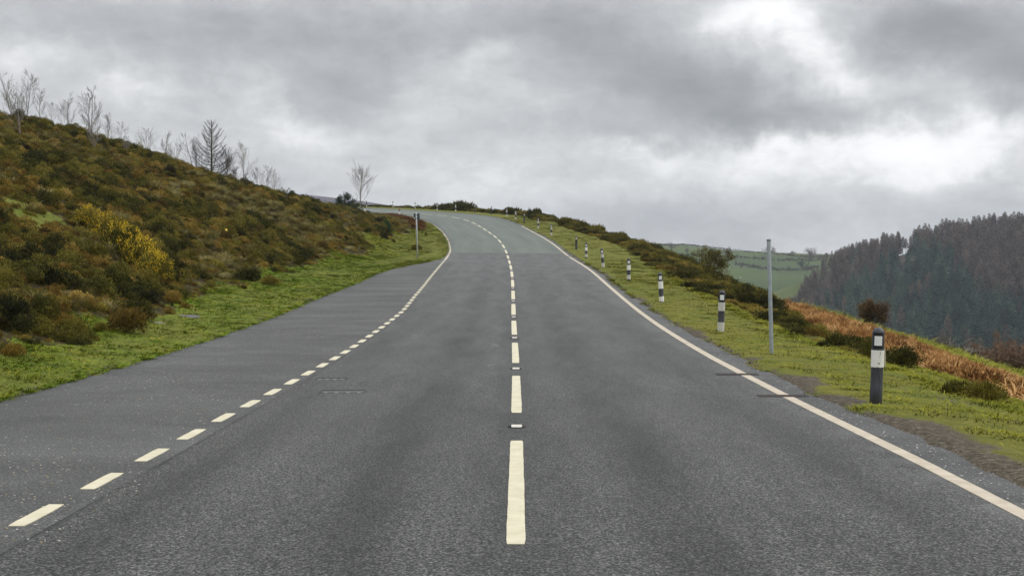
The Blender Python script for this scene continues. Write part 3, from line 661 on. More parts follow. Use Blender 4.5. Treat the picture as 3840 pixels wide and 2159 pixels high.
def build_grass():
    src = [tussock('grass_tuft', 70 + i, .15, .038, 80, M_GRASS, .0038, .7, .7) for i in range(3)] + [tussock('long_grass_tuft', 80 + i, .10, .11, 40, M_GRASS, .004, .8, .9) for i in range(2)] + [tussock('lush_grass_tuft', 90 + i, .15, .038, 80, M_LUSH, .0038, .7, .7) for i in range(3)]
    Ps, R_, Sc, Ix = [], [], [], []
    def add(n, s0, s1, side, w0, w1, kk=1., pw=1.6, long=.08):
        s, w, P = rnd_su(n, s0, s1, side, w0, w1, pw); x, y = P[:, 0], P[:, 1]
        if side < 0: m_ = 1 - green_mask_left(s, w, x, y)
        else:
            lw = LW(s); m_ = 1 - sstep(.1, .9, w - lw - .9 * (s < 22))
            b_, gr = brack_mask(s, w, x, y); m_ = np.maximum(m_, gr)
            sw = np.interp(s, [0, 8, 16, 30, 50, 210], [1.15, .8, .42, .24, .2, .12]); sl = 1 - sstep(.3, 1.1, (w + .12) / sw + fbm(x, y, 1.0, 71) * 2.6)
            m_ *= 1 - np.clip(sl * 1.6, 0, 1)
            m_ *= 1 - .8 * (fbm(x, y, 1.1, 73, 3) < -.10)
        kp = (RS.rand(n) < m_) & (x > -.44 * y - 2) & (x < .44 * y + 2)
        P = P[kp]; k = len(P); s = s[kp]; rx, ry = grad_rot(P[:, 0], P[:, 1], 1.)
        q = (.7 + .6 * RS.rand(k)) * kk * np.interp(s, [12, 60, 120], [1, 1.7, 2.4]); P[:, 2] -= .006
        Ps.append(P); R_.append(np.c_[rx, ry, RS.rand(k) * 6.28]); Sc.append(np.c_[q, q, q * np.interp(s, [12, 30, 60, 120], [.85, .6, .4, .3])])
        Ix.append(np.where(RS.rand(k) < long, 3 + (RS.rand(k) * 2).astype(int), (RS.rand(k) * 3).astype(int) + 5 * ((side < 0) & (RS.rand(k) < np.interp(s, [50, 75], [.9, .25])))))
    add(95000, 8, 62, 1, .02, 3.6, pw=2.1); add(9000, 60, 125, 1, .05, 5.5)
    add(42000, 12, 64, -1, .02, 4.6); add(12000, 60, 118, -1, .05, 5.2)
    add(26000, 12, 60, 1, 4.5, 20, 1.9, 1.2, .5)
    scatter('grass', np.vstack(Ps), np.vstack(R_), np.vstack(Sc), np.concatenate(Ix), src, 'short bright green grass on the verges beside the road', 'grass')
build_grass()
def build_right_bank():
    src = [clump('bank_gorse_clump', 130 + i, .5, .46, 2200, .06, .012, M_GORSE, .6, 12) for i in range(3)] + [clump('bank_heather_clump', 140 + i, .45, .34, 1700, .042, .012, M_OLIVE, .6, 11) for i in range(2)] + [clump('bank_brown_clump', 150, .42, .34, 1500, .042, .012, M_HEATH, .6, 10)]
    n = 9000; s, w, P = rnd_su(n, 22, 122, 1, 1.6, 14); lw = LW(s); x, y = P[:, 0], P[:, 1]
    q = w - lw; hi = np.interp(s, [16, 20, 25, 32, 40, 60, 90, 110], [.4, .8, 1.3, 1.7, 2.3, 5.0, 6.5, 6]); lo = fbm(x, y, 1.8, 111) * .7 - .05
    keep = (q > lo) & (q < hi + fbm(x, y, 2.5, 112) * 1.5) & (RS.rand(n) < .6)
    keep &= (1920 + FP * x / y) > 2108 + 14 * RS.rand(n)
    P, s, w, q = P[keep], s[keep], w[keep], q[keep]; n = len(P); x, y = P[:, 0], P[:, 1]
    a = fbm(x, y, 2.4, 113, 3) + (RS.rand(n) - .5) * .4; idx = np.where(a < -.02, (RS.rand(n) * 3).astype(int), np.where(a < .17, 3 + (RS.rand(n) * 2).astype(int), 5))
    k = (.45 + .85 * RS.rand(n) ** 1.5) * np.interp(s, [22, 50, 110], [.62, .92, 1.2]) * np.interp(q, [-.3, .6], [.55, 1.05])
    # the bank opens to bare turf between two patches of gorse
    rx, ry = grad_rot(x, y, .5); P[:, 2] -= .05
    scatter('gorse_bank', P, np.c_[rx, ry, RS.rand(n) * 6.28], np.c_[k, k, k * (.8 + .5 * RS.rand(n))], idx, src, 'dark green gorse and heather thicket along the bank behind the right verge', 'gorse thicket')
    # low hedge of gorse round the outside of the bend
    n = 1100; s, w, P = rnd_su(n, 118.5, 190, 1, 2.3, 4.4); k = (.45 + .45 * RS.rand(n)) * np.interp(s, [117, 128, 140, 190], [.9, 1.05, 1.15, 1.1]) * (.75 + 1.1 * np.clip(fbm(s, s * 0, 7, 115) + .3, 0, .7))
    idx = (RS.rand(n) * 3).astype(int); P[:, 2] -= .05
    scatter('gorse_hedge', P, np.c_[np.zeros((n, 2)), RS.rand(n) * 6.28], np.c_[k, k, k * (.9 + .5 * RS.rand(n))], idx, src[:3], 'low dark gorse growing behind the marker posts round the bend', 'gorse thicket')
    # bracken
    src = [tussock('bracken_tuft', 160 + i, .2, .36, 150, M_BRACK, .009, .9, .8) for i in range(3)] + [clump('bracken_frond', 170 + i, .34, .3, 420, .10, .012, M_BRACK, .4, 7) for i in range(2)]
    n = 21000; s, w, P = rnd_su(n, 11, 60, 1, 2.5, 16); x, y = P[:, 0], P[:, 1]; b_, gr = brack_mask(s, w, x, y)
    keep = (RS.rand(n) < b_) & (x < .62 * y + 3); P, s = P[keep], s[keep]; n = len(P); x, y = P[:, 0], P[:, 1]
    rx, ry = grad_rot(x, y, .5); k = (.6 + .6 * RS.rand(n)) * .95
    scatter('bracken', P, np.c_[rx, ry, RS.rand(n) * 6.28], np.c_[k, k, k * (.7 + .5 * RS.rand(n))], (RS.rand(n) * 5).astype(int), src, 'rust orange dead bracken on the slope below the right verge', 'bracken')
    # russet bracken patch inside the bend
    m2 = fmat('russet_bracken', [(.07, .036, .016), (.17, .085, .032), (.30, .175, .08)], nz=6)
    src = [tussock('russet_tuft', 180 + i, .25, .55, 130, m2, .014, .8, 1.2) for i in range(2)]
    n = 1500; sx = RS.rand(n); px = 1395 + 185 * sx; P = []
    yy = 130 - 27 * sx + RS.normal(size=n) * 3.; xx = (px - 1920) / FP * yy; zz = gz(xx, yy); P = np.c_[xx, yy, zz - .03]
    k = .6 + .6 * RS.rand(n)
    scatter('russet_bracken', P, np.c_[np.zeros((n, 2)), RS.rand(n) * 6.28], np.c_[k, k, k], (RS.rand(n) * 2).astype(int), src, 'russet dead bracken on the crest of the heath inside the bend', 'bracken')
build_right_bank()
def build_grit():
    src = []
    ms = [plain('grey_grit', (.30, .29, .27), .9, .2, .3, 5), plain('pale_grit', (.50, .47, .41), .9, .2, .2, 5), plain('dead_leaf_fleck', (.34, .25, .09), .9, .1, .3, 5)]
    for i, m in enumerate(ms):
        b = MB(); rs = np.random.RandomState(i); r = [.7, .8, .5][i]
        V = [(0, 0, r * .5)] + [(math.cos(a) * (.8 + .4 * rs.rand()), math.sin(a) * (.8 + .4 * rs.rand()), .05) for a in np.arange(6) * 1.047]
        b.add(V, [(0, j, j % 6 + 1) for j in range(1, 7)]); src.append(b.mesh('grit_stone', [m]))
    s, w, P = rnd_su(14000, 6, 45, 1, -.35, 2.2, 1.7); kp = RS.rand(len(P)) < np.exp(-np.maximum(w, 0) / np.interp(s, [6, 20, 45], [.9, .4, .15]))
    P = P[kp]; w = w[kp]; P[w < 0, 2] += .002
    s2 = 7 + 40 * RS.rand(7500) ** 1.6; u2 = -(2.6 + 3.2 * RS.rand(7500)); P2 = road_pt(s2, u2); kp = (fbm(P2[:, 0], P2[:, 1], 1.5, 203) + RS.rand(7500) * .5 > .12) & (u2 > -ledge(s2) + .05); P2 = P2[kp]
    Q = np.vstack([P, P2]); n = len(Q); k = .0025 + .006 * RS.rand(n) ** 4
    idx = np.r_[(RS.rand(len(P)) * 2).astype(int), 1 + (RS.rand(len(P2)) * 2).astype(int)]
    scatter('grit', Q, np.c_[np.zeros((n, 2)), RS.rand(n) * 6.28], np.c_[k * 1.5, k, k], idx, src, 'loose grit and leaf flecks on the lay-by and along the right road edge', 'grit')
build_grit()
#NEXT3
# ------------------------------------------------------------------ trees
def rot_about(v, ax, a):
    ax = ax / (np.linalg.norm(ax) + 1e-9); return v * math.cos(a) + np.cross(ax, v) * math.sin(a) + ax * np.dot(ax, v) * (1 - math.cos(a))
def limb(mb, rs, p, d, L, r, depth, ang=.6, n=4, curve=.25, kids=4, up=.2, minr=.006, ratio=.55, tips=None, start=.25, k=4):
    P = [p]; q = p.copy(); dd = d / np.linalg.norm(d)
    for i in range(n):
        dd = dd + rs.normal(size=3) * curve * .5 + np.array([0, 0, up * .3]); dd /= np.linalg.norm(dd); q = q + dd * L / n; P.append(q.copy())
    P = np.array(P); rr = np.linspace(r, max(r * .35, minr * .6), n + 1); mb.tube(P, rr, k, False)
    if tips is not None and depth <= 1: tips.append((P[-1], dd)); tips.append((P[n // 2], dd))
    if depth <= 0: return
    for j in range(kids):
        t = start + (1 - start) * (j + rs.rand() * .8) / kids; t = min(t, .98); i = int(t * n); f = t * n - i; c = P[i] * (1 - f) + P[min(i + 1, n)] * f
        dl = P[min(i + 1, n)] - P[i]; dl /= np.linalg.norm(dl) + 1e-9; ax = np.cross(dl, rs.normal(size=3))
        nd = rot_about(dl, ax, ang * (.7 + .6 * rs.rand()))
        limb(mb, rs, c, nd, L * ratio * (.7 + .5 * rs.rand()) * (1.15 - .4 * t), max(r * (1 - .6 * t) * .55, minr), depth - 1, ang, max(2, n - 1), curve, kids, up, minr, ratio, tips, .2, 3)
def birch(seed, H, spread=.33, m1=M_BARK, stems=1, thick=1., low=.16):
    """thin upright young tree, bare: returns trunk and crown meshes of height H"""
    rs = np.random.RandomState(seed); T = MB(); B = MB()
    for q in range(stems):
        z = np.linspace(0, 1, 9); lean = rs.normal(size=2) * (.06 + .12 * (stems > 1)); h = H * (1 if q == 0 else .65 + .25 * rs.rand())
        P = np.c_[lean[0] * z * h + np.cumsum(rs.normal(size=9)) * .008 * H, lean[1] * z * h + np.cumsum(rs.normal(size=9)) * .008 * H, z * h]; P -= P[0]
        T.tube(P, np.linspace(.016 * H, .003 * H, 9) * thick, 6)
        nb = int(20 / stems ** .4)
        for i in range(nb):
            t = low + (.95 - low) * (i + rs.rand()) / nb; c = np.array([np.interp(t, z, P[:, k]) for k in range(3)]); a = rs.rand() * 6.28
            e = 1.08 - .25 * t; d = np.array([math.cos(a) * math.cos(e), math.sin(a) * math.cos(e), math.sin(e)])
            Lb = h * spread * (1.15 - t) ** .8 * (.65 + .6 * rs.rand())
            limb(B, rs, c, d, Lb * 1.4, .0048 * H * thick * (1.2 - t), 2, .42, 4, .13, 5, .16, .0019 * H * thick, .5)
    return T.mesh('trunk_mesh', [m1]), B.mesh('branches_mesh', [m1])
def larch(seed, H, half=.36, m=M_DARKTWIG):
    rs = np.random.RandomState(seed); T = MB(); B = MB(); z = np.linspace(0, 1, 8)
    P = np.c_[rs.normal(size=8) * .003 * H, rs.normal(size=8) * .003 * H, z * H]; P[0] = 0; T.tube(P, np.linspace(.02 * H, .003 * H, 8), 7)
    n = 64
    for i in range(n):
        t = .09 + .87 * (i + rs.rand()) / n; a = i * 2.4 + rs.rand(); L = H * half * (1.04 - t) ** .85 * (.75 + .35 * rs.rand()); r = .0055 * H * (1.15 - t)
        h = np.array([math.cos(a), math.sin(a), 0]); c = np.array([0, 0, t * H]); up = .15 + .6 * t; Q = [c]
        for j in range(1, 6):
            f = j / 5; Q.append(c + h * L * f + np.array([0, 0, L * (up * f + .34 * f * f - .12 * math.sin(f * 3.1))]))
        Q = np.array(Q); B.tube(Q, np.linspace(r, .0022 * H, 6), 4, False)
        for j in range(14):
            f = .15 + .85 * (j + rs.rand()) / 14; q = np.array([np.interp(f * 5, range(6), Q[:, k]) for k in range(3)])
            sd = np.cross(h, [0, 0, 1.]) * (1 if j % 2 else -1); d = h * .6 + sd * (.6 + .4 * rs.rand()) + np.array([0, 0, .35 + .5 * rs.rand()]); l = L * .24 * (1.15 - .5 * f)
            d /= np.linalg.norm(d); B.tube([q, q + d * l * .5 + [0, 0, .02 * l], q + d * l + np.array([0, 0, .15 * l])], [.0024 * H, .0019 * H, .0013 * H], 3, False)
    return T.mesh('trunk_mesh', [m]), B.mesh('branches_mesh', [m])
def broadleaf(seed, H, wide=.5, trunk=.28, thick=1., m=M_TWIG, depth=3, leaves=0, lm=None, lsize=.1, kids=4, lean=0.):
    """rounded bare or sparsely leaved crown"""
    rs = np.random.RandomState(seed); T = MB(); B = MB(); tips = []
    z = np.linspace(0, trunk, 4); P = np.c_[lean * z * H + rs.normal(size=4) * .01 * H, rs.normal(size=4) * .01 * H, z * H]; P -= P[0]
    T.tube(P, np.linspace(.035, .024, 4) * H * thick, 7)
    nm = 8
    for i in range(nm):
        a = i * 6.28 / nm + rs.rand() * .7; e = .35 + .95 * rs.rand() if i else 1.45
        d = np.array([math.cos(a) * math.cos(e) + lean * .5, math.sin(a) * math.cos(e), math.sin(e)]); reach = H * (wide * abs(math.cos(e)) + (1 - trunk) * .95 * math.sin(e)) * .62
        limb(B, rs, P[-1] - [0, 0, rs.rand() * .06 * H], d, reach, .014 * H * thick, depth, .7, 4, .3, kids, .12, .0034 * H * thick, .56, tips)
    T_ = T.mesh('trunk_mesh', [m]); B_ = B.mesh('branches_mesh', [m]); Lm = None
    if leaves and tips:
        tp = np.array([a for a, _ in tips]); k = rs.randint(0, len(tp), leaves); Pp = tp[k] + rs.normal(size=(leaves, 3)) * H * .035
        V, F = kites(Pp, rs.normal(size=(leaves, 3)) + [0, 0, .2], lsize * (.6 + .8 * rs.rand(leaves)), lsize * .35, rs); Lm = mesh('leaves_mesh', V, F, [lm])
    return T_, B_, Lm
def put_tree(name, parts, label, cat, loc, rz=0., scale=1., group=None):
    t = thing(name, label, cat, loc, (0, 0, rz), group, scale)
    for nm, me in zip(('trunk', 'branches', 'foliage'), parts):
        if me is not None: obj(nm, me, t)
    return t
def top_h(px, py, y, base): # height so that the top shows at photo row py
    return float(at(px, py, y)[2] - base)

# saplings on the crest of the heath: base column, depth, top row, spread, stems, description
SAP = [
 (58, 62, 268, .30, 2, 'tall bare twin stemmed birch at the far left end of the heather crest'),
 (98, 63, 276, .34, 1, 'tall bare bushy birch next to the twin stemmed birch on the crest'),
 (158, 66, 338, .34, 1, 'bare birch leaning right, third along the crest from the left'),
 (196, 66.5, 386, .4, 1, 'small bare wispy birch just right of the leaning birch on the crest'),
 (262, 70, 366, .36, 1, 'neat fan shaped bare birch standing alone on the crest'),
 (340, 71.5, 318, .24, 2, 'tallest narrow bare birch in the middle group on the crest'),
 (368, 69, 410, .26, 1, 'thin bare birch directly right of the tallest narrow birch'),
 (400, 73, 432, .34, 1, 'dense bare birch at the right of the middle group on the crest'),
 (458, 71, 462, .44, 1, 'wide bare birch with spreading branches below the dense birch'),
 (545, 76, 484, .40, 1, 'bare birch with open fan, midway between the birch group and the larch'),
 (624, 79, 497, .32, 1, 'small bare birch left of the big larch, nearest but one to it'),
 (650, 79.5, 540, .34, 1, 'very small bare sapling at the foot of the slope left of the larch'),
 (913, 83.5, 535, .33, 1, 'slender bare birch a little right of the big larch on the crest'),
 (970, 86, 630, .40, 1, 'tiny bare sapling, first of three right of the slender birch'),
 (1000, 90, 622, .30, 1, 'tiny bare sapling, second of three right of the slender birch'),
 (1030, 94, 640, .36, 1, 'tiny bare sapling, last of three before the crest drops'),
]
for i, (px, y, ty, sp, st_, lab) in enumerate(SAP):
    x = (px - 1920) / FP * y; z = gz(x, y)[0]; z = min(z, at(px, 1000, y)[2] + 99); H = max(top_h(px, ty, y, z), .8)
    put_tree('birch_tree', birch(300 + i, H, sp, M_BARK if i % 3 else M_PALEBARK, st_, .62), lab, 'tree', (x, y, z - .05), i * 1.3, 1., 'bare birches on the crest of the heath')
LOW = [ (75, 518, 56, 345, .34, 'pale bare birch rooted below the crest at the far left'),
        (355, 566, 57, 470, .34, 'pale bare multi stemmed birch rooted on the slope below the tallest birch'),
        (474, 592, 60, 512, .4, 'pale bare little birch rooted on the slope below the wide birch') ]
for i, (px, by, y0, ty, sp, lab) in enumerate(LOW):
    g = on_ground(px, by, 30); H = top_h(px, ty, g[1], g[2])
    put_tree('birch_tree', birch(330 + i, H, sp, M_PALEBARK, 2 if i == 1 else 1, 1.0), lab, 'tree', (g[0], g[1], g[2] - .05), i, 1., 'pale birches on the slope below the crest')
def crest_tree(px, y, ty, f, name, lab, cat='tree', **k):
    x = (px - 1920) / FP * y; z = gz(x, y)[0]; H = top_h(px, ty, y, z); return put_tree(name, f(H), lab, cat, (x, y, z - .05), k.get('rz', 0))
crest_tree(796, 80.5, 449, lambda H: larch(350, H, .46), 'larch_tree', 'large dark bare larch with upswept branches, biggest tree on the hill crest')
crest_tree(736, 79.5, 515, lambda H: birch(351, H, .42, M_TWIG, 2, .7), 'alder_tree', 'bare reddish shrubby tree tangled against the left side of the larch')
crest_tree(850, 81.5, 560, lambda H: birch(352, H, .5, M_TWIG, 3, .8), 'alder_tree', 'dense bare reddish thicket tree at the right foot of the larch')
crest_tree(880, 82.5, 600, lambda H: broadleaf(353, H, .7, .1, .8, M_TWIG), 'alder_tree', 'low bare rounded shrub tree between the larch and the slender birch')
crest_tree(932, 84, 620, lambda H: broadleaf(354, H, .9, .1, .8, M_TWIG, 2), 'alder_tree', 'low sprawling bare shrub under the slender birch')
# birch and pine by the bend
g = np.array([(1354 - 1920) / FP * 118, 118.]); zb = gz(*g)[0]
put_tree('birch_tree', birch(360, top_h(1354, 645, 118, zb), .5, M_PALEBARK, 1, .9, .25), 'lone bare birch with pale trunk at the right end of the heath by the bend', 'tree', (g[0], g[1], zb - .1))
def pine(seed, H):
    rs = np.random.RandomState(seed); T = MB(); T.tube([(0, 0, 0), (.03 * H, 0, .5 * H), (0, 0, .95 * H)], [.03 * H, .022 * H, .008 * H], 6); P = []; D = []
    for i in range(34):
        t = .08 + .9 * rs.rand(); a = rs.rand() * 6.28; L = H * .62 * (1.08 - t) ** .8 * (.6 + .5 * rs.rand()); h = np.array([math.cos(a), math.sin(a), .55]); c = np.array([0, 0, t * H * .85])
        T.tube([c, c + h * L * .6, c + h * L + [0, 0, .08 * L]], [.01 * H, .007 * H, .004 * H], 4, False)
        m_ = 90; f = .35 + .65 * rs.rand(m_); q = c + h * L * f[:, None] + rs.normal(size=(m_, 3)) * H * .035; P.append(q); D.append(h + rs.normal(size=(m_, 3)) * .6 + [0, 0, .6])
    P = np.vstack(P); V, F = kites(P, np.vstack(D), H * .05, H * .012, rs)
    return T.mesh('trunk_mesh', [M_DARKTWIG]), None, mesh('foliage_mesh', V, F, [M_PINE])
x = (1290 - 1920) / FP * 124; zb = gz(x, 124)[0]
put_tree('pine_tree', pine(361, max(top_h(1290, 708, 124, zb), 1.2)), 'small bushy dark green pine beside the lone birch near the bend', 'tree', (x, 124, zb - .1))

# right-hand trees below the road
def slope_tree(px, y, ty, name, f, lab, cat='tree', rz=0.):
    x = (px - 1920) / FP * y; z = gz(x, y)[0]; H = top_h(px, ty, y, z)
    return put_tree(name, f(H), lab, cat, (x, y, z - .1), rz)
slope_tree(2665, 66, 914, 'hawthorn_tree', lambda H: broadleaf(370, H, .85, .08, .7, M_DARKTWIG, 3, 7500, M_OLIVE, .06, 6), 'round thorny hawthorn with sparse withered leaves rising from the gorse bank')
slope_tree(3278, 60, 1093, 'oak_tree', lambda H: broadleaf(371, H, .12, .58, .6, M_DARKTWIG, 3, 5200, M_LEAFBR, .075, 5), 'small lollipop shaped tree with brown leaves behind the orange bracken')
slope_tree(3755, 74, 1248, 'oak_tree', lambda H: broadleaf(372, H, .62, .22, .8, plain('russet_twigs', (.19, .12, .08), .9, .1, .3, 8), 4, 9000, fmat('russet_twig_haze', [(.07, .045, .03), (.16, .10, .06), (.26, .17, .10)]), .10, 6), 'wide bare russet crowned tree at the right edge below the pasture')
slope_tree(3600, 72, 1222, 'dead_tree', lambda H: broadleaf(373, H, .35, .45, 1.3, M_PALEBARK, 2, 0, None, .1, 3), 'gaunt pale dead tree left of the russet crowned tree')
slope_tree(3500, 74, 1275, 'bramble_bush', lambda H: broadleaf(374, H, .8, .1, .8, M_TWIG, 3, 5000, M_LEAFBR, .09, 5), 'dark tangled bare bramble behind the upper edge of the pasture', 'bush')
slope_tree(3560, 78, 1272, 'bramble_bush', lambda H: broadleaf(375, H, .8, .1, .8, M_TWIG, 3, 5000, M_LEAFBR, .09, 5), 'dark tangled bramble between the pasture top and the dead tree', 'bush')
slope_tree(3842, 92, 1330, 'oak_tree', lambda H: broadleaf(376, H, .7, .15, .9, M_TWIG, 3, 5000, M_LEAFBR, .12, 5), 'dark bare tree half cut off by the right edge, behind the russet crowned tree')

# ------------------------------------------------------------------ individual shrubs
GB = [clump('gorse_bush_mesh', 400 + i, 1., 1., 4200, .10, .022, M_GORSE, .6, 16, .55) for i in range(3)]
GO = [clump('olive_bush_mesh', 410 + i, 1., 1., 3800, .09, .022, M_OLIVE, .8, 14, .55) for i in range(1)]
GR = [clump('rusty_bush_mesh', 420 + i, 1., 1., 3800, .09, .02, M_HEATH, .8, 14, .55) for i in range(2)]
GS = [clump('spiky_gorse_mesh', 430 + i, 1., .72, 1700, .30, .035, M_GORSE, 2., 14, .85) for i in range(2)]
def bush(px, py, wpx, hpx, me, lab, name='gorse_bush', grp=None, y=None, flowers=0):
    g = on_ground(px, py, 9) if y is None else np.array([(px - 1920) / FP * y, y, gz((px - 1920) / FP * y, y)[0]])
    k = g[1] / FP; r = wpx * k * .5; h = hpx * k
    o = obj(name, me, None, (g[0], g[1] + r * .4, gz(g[0], g[1] + r * .4)[0] - .03 * h), (0, 0, (px * .37) % 6.28), (r * 1.02, r * 1.02, h / .95))
    setp(o, lab, 'bush', grp)
    return o, g, r, h
LB = [ (271, 1262, 112, 72, GO[0], 'rounded dark olive bush at the foot of the left heath, left of two'),
 (372, 1256, 74, 52, GO[0], 'small grassy olive bush between two bigger bushes at the foot of the left heath'),
 (470, 1262, 180, 108, GR[0], 'large rusty brown bush nearest the lay-by at the foot of the left heath'),
 (505, 1210, 150, 95, GB[0], 'dark green bush just behind the large rusty brown bush'),
 (48, 1346, 120, 62, GR[1], 'low brown bush alone on the turf at the left edge of the photo'),
 (30, 1230, 150, 120, GB[1], 'dark green bush at the left edge behind the turf'),
 (150, 1215, 130, 120, GB[2], 'tall dark bush second from the left edge along the foot of the heath'),
 (645, 1142, 78, 52, GR[0], 'small dark brown bush beside the grey rocks on the turf'),
 (1012, 1075, 92, 42, GB[0], 'low dark bush at the tip of the heath jutting onto the turf'),
 (925, 1060, 110, 60, GB[2], 'dark bush left of the low one at the tip of the heath'),
 (1475, 912, 20, 18, GB[1], 'little round black bush on the turf left of the sign post'),
 (1596, 884, 12, 16, GB[0], 'tiny upright dark bush on the verge inside the bend'),
 (1562, 940, 46, 26, GB[2], 'low dark bush behind the foot of the sign post'),
 (1448, 868, 44, 46, plain and clump('juniper_mesh', 441, 1., 1., 4000, .12, .03, M_PINE, .8, 10, .5), 'rounded blue green juniper on the heath left of the sign') ]
for a in LB: bush(*a)
# flowering gorse: a diagonal run of five bushes with yellow blossom
YG = [(325, 862, 120, 60, 'uppermost flowering gorse bush with scattered yellow blossom'), (395, 912, 135, 75, 'flowering gorse bush second from the top of the yellow run'), (455, 962, 150, 85, 'flowering gorse bush in the middle of the yellow run'),
      (520, 1015, 150, 85, 'thickly flowering gorse bush second from the bottom of the yellow run'), (572, 1065, 140, 85, 'lowest flowering gorse bush, yellow above dark green foliage')]
for i, (px, py, w, h, lab) in enumerate(YG):
    g = on_ground(px, py, 15); k = g[1] / FP; r = w * k * .5; hh = h * k
    t = thing('flowering_gorse', lab, 'bush', (g[0], g[1] + r * .3, gz(g[0], g[1] + r * .3)[0] - .02), (0, 0, i * 1.1), 'gorse in yellow flower on the left hillside', (r * 1.15, r * 1.15, hh * 1.5))
    obj('foliage', GB[i % 3], t)
    rs = np.random.RandomState(450 + i); n = 800; v = rs.normal(size=(n, 3)); v /= np.linalg.norm(v, axis=1)[:, None]; v[:, 2] = np.abs(v[:, 2]) * .9 + .15
    P = v * np.array([.78, .78, .86]) * (.9 + .28 * rs.rand(n))[:, None]; cl_ = rs.randint(0, 40, n); cc = P[:40][cl_ % 40]; P = np.where((rs.rand(n) < .8)[:, None], cc + rs.normal(size=(n, 3)) * .07, P)
    V, F = kites(P, v + [0, 0, .6], .06, .024, rs); obj('flowers', mesh('gorse_flowers', V, F, [M_FLOWER]), t)['kind'] = 'stuff'
RB = [ (3600, 1505, 105, 75, GS[0], 'small spiky gorse lump left of the largest gorse bush on the right verge lip', 15.6),
 (3715, 1535, 200, 105, GB[0], 'large dark gorse bush nearest the camera on the right verge lip', 15.2),
 (3400, 1385, 150, 92, GB[1], 'dark gorse bush in orange bracken right of the nearest post', 21.),
 (3270, 1360, 90, 100, GB[2], 'dark gorse bush directly behind the nearest post', 22.5),
 (2130, 872, 66, 44, GS[1], 'left end gorse bush on the skyline right of the turf gap', 112),
 (2185, 880, 60, 46, GB[0], 'brown tinged gorse bush second from the turf gap on the skyline', 108),
 (2245, 900, 56, 54, GS[0], 'gorse bush with upright tips on the skyline above the plain black post', 103),
 (2330, 925, 60, 52, GS[1], 'gorse bush with twiggy top midway along the bank skyline', 92),
 (2410, 960, 66, 50, GB[1], 'dark rounded gorse bush on the skyline left of the far fields', 84),
 (2560, 1010, 70, 44, GR[0], 'brown heather bush on the skyline left of the hawthorn', 66),
 (2610, 1030, 60, 60, GB[2], 'dark gorse bush hugging the left side of the hawthorn', 62),
 (2790, 1120, 120, 60, GB[0], 'dark gorse bush on the bank left of the bare pole', 44) ]
for a in RB: bush(a[0], a[1], a[2], a[3], a[4], a[5], y=a[6])
SK = [ (1597, 782, 62, 40, 'leftmost tall gorse bush in the hedge round the bend, right of a marker post', 158), (1568, 782, 20, 36, 'thin upright gorse spike beside the leftmost tall gorse', 160),
 (1664, 785, 66, 38, 'gorse bush with upright spikes in the middle of the hedge round the bend', 150), (1742, 788, 84, 52, 'tallest gorse bush in the hedge round the bend', 143),
 (1808, 796, 60, 26, 'short gorse bush right of the tallest one in the bend hedge', 137), (1915, 808, 70, 34, 'gorse bush behind the close pair of striped posts on the bend', 127),
 (2004, 836, 44, 46, 'leafy upright bush ending the gorse hedge at the turf gap', 118), (1420, 783, 80, 20, 'low rounded gorse at the left end of the bend hedge', 176) ]
for i, (px, py, w, h, lab, y) in enumerate(SK): bush(px, py, w, h, GS[i % 2] if i != 7 else GB[0], lab, y=y + 4.5)

# ------------------------------------------------------------------ marker posts
def ring(mb, r, z0, z1, k=20, chip=None, seed=0):
    """thin band sleeve; chipped edges leave notches"""
    a = np.arange(k) * 2 * math.pi / k; rs = np.random.RandomState(seed); n0 = z0 + (rs.rand(k) * chip if chip else 0 * a); n1 = z1 - (rs.rand(k) * (chip or 0) * .5)
    V = np.vstack([np.c_[r * np.cos(a), r * np.sin(a), n0 + 0 * a], np.c_[r * np.cos(a), r * np.sin(a), n1 + 0 * a], np.c_[(r - .004) * np.cos(a), (r - .004) * np.sin(a), n1 + 0 * a], np.c_[(r - .004) * np.cos(a), (r - .004) * np.sin(a), n0 + 0 * a]])
    mb.add(V, [(q * k + j, q * k + (j + 1) % k, (q + 1) * k + (j + 1) % k, (q + 1) * k + j) for q in range(3) for j in range(k)] + [(3 * k + j, 3 * k + (j + 1) % k, (j + 1) % k, j) for j in range(k)])
M_REFL = plain('reflector_sheet', (.70, .71, .70), .35, .6, .06, 60); M_REDR = plain('red_reflector', (.22, .02, .015), .4, .5, .1, 20); M_OLDW = plain('weathered_white', (.50, .49, .44), .7, .3, .15, 15)
def m_post():
    m, t, b = mat('grey_black_plastic', .55, .45); pos = t.new('ShaderNodeTexCoord').outputs['Object']
    n = t.noise(t.vec('MULTIPLY', pos, (9., 9., 2.)), 3, 5, .65); z = t.sep(pos)[2]
    c = t.mix(t.map(n, .35, .7), (.022, .024, .029), (.050, .054, .062)); c = t.mix(t.map(t.math('ADD', z, t.math('MULTIPLY', n, .1)), .05, .16, .6, 0.), c, (.075, .065, .045))
    t.set(b.inputs['Base Color'], c); return m
M_POST = m_post()
R0, PH = .0665, .9
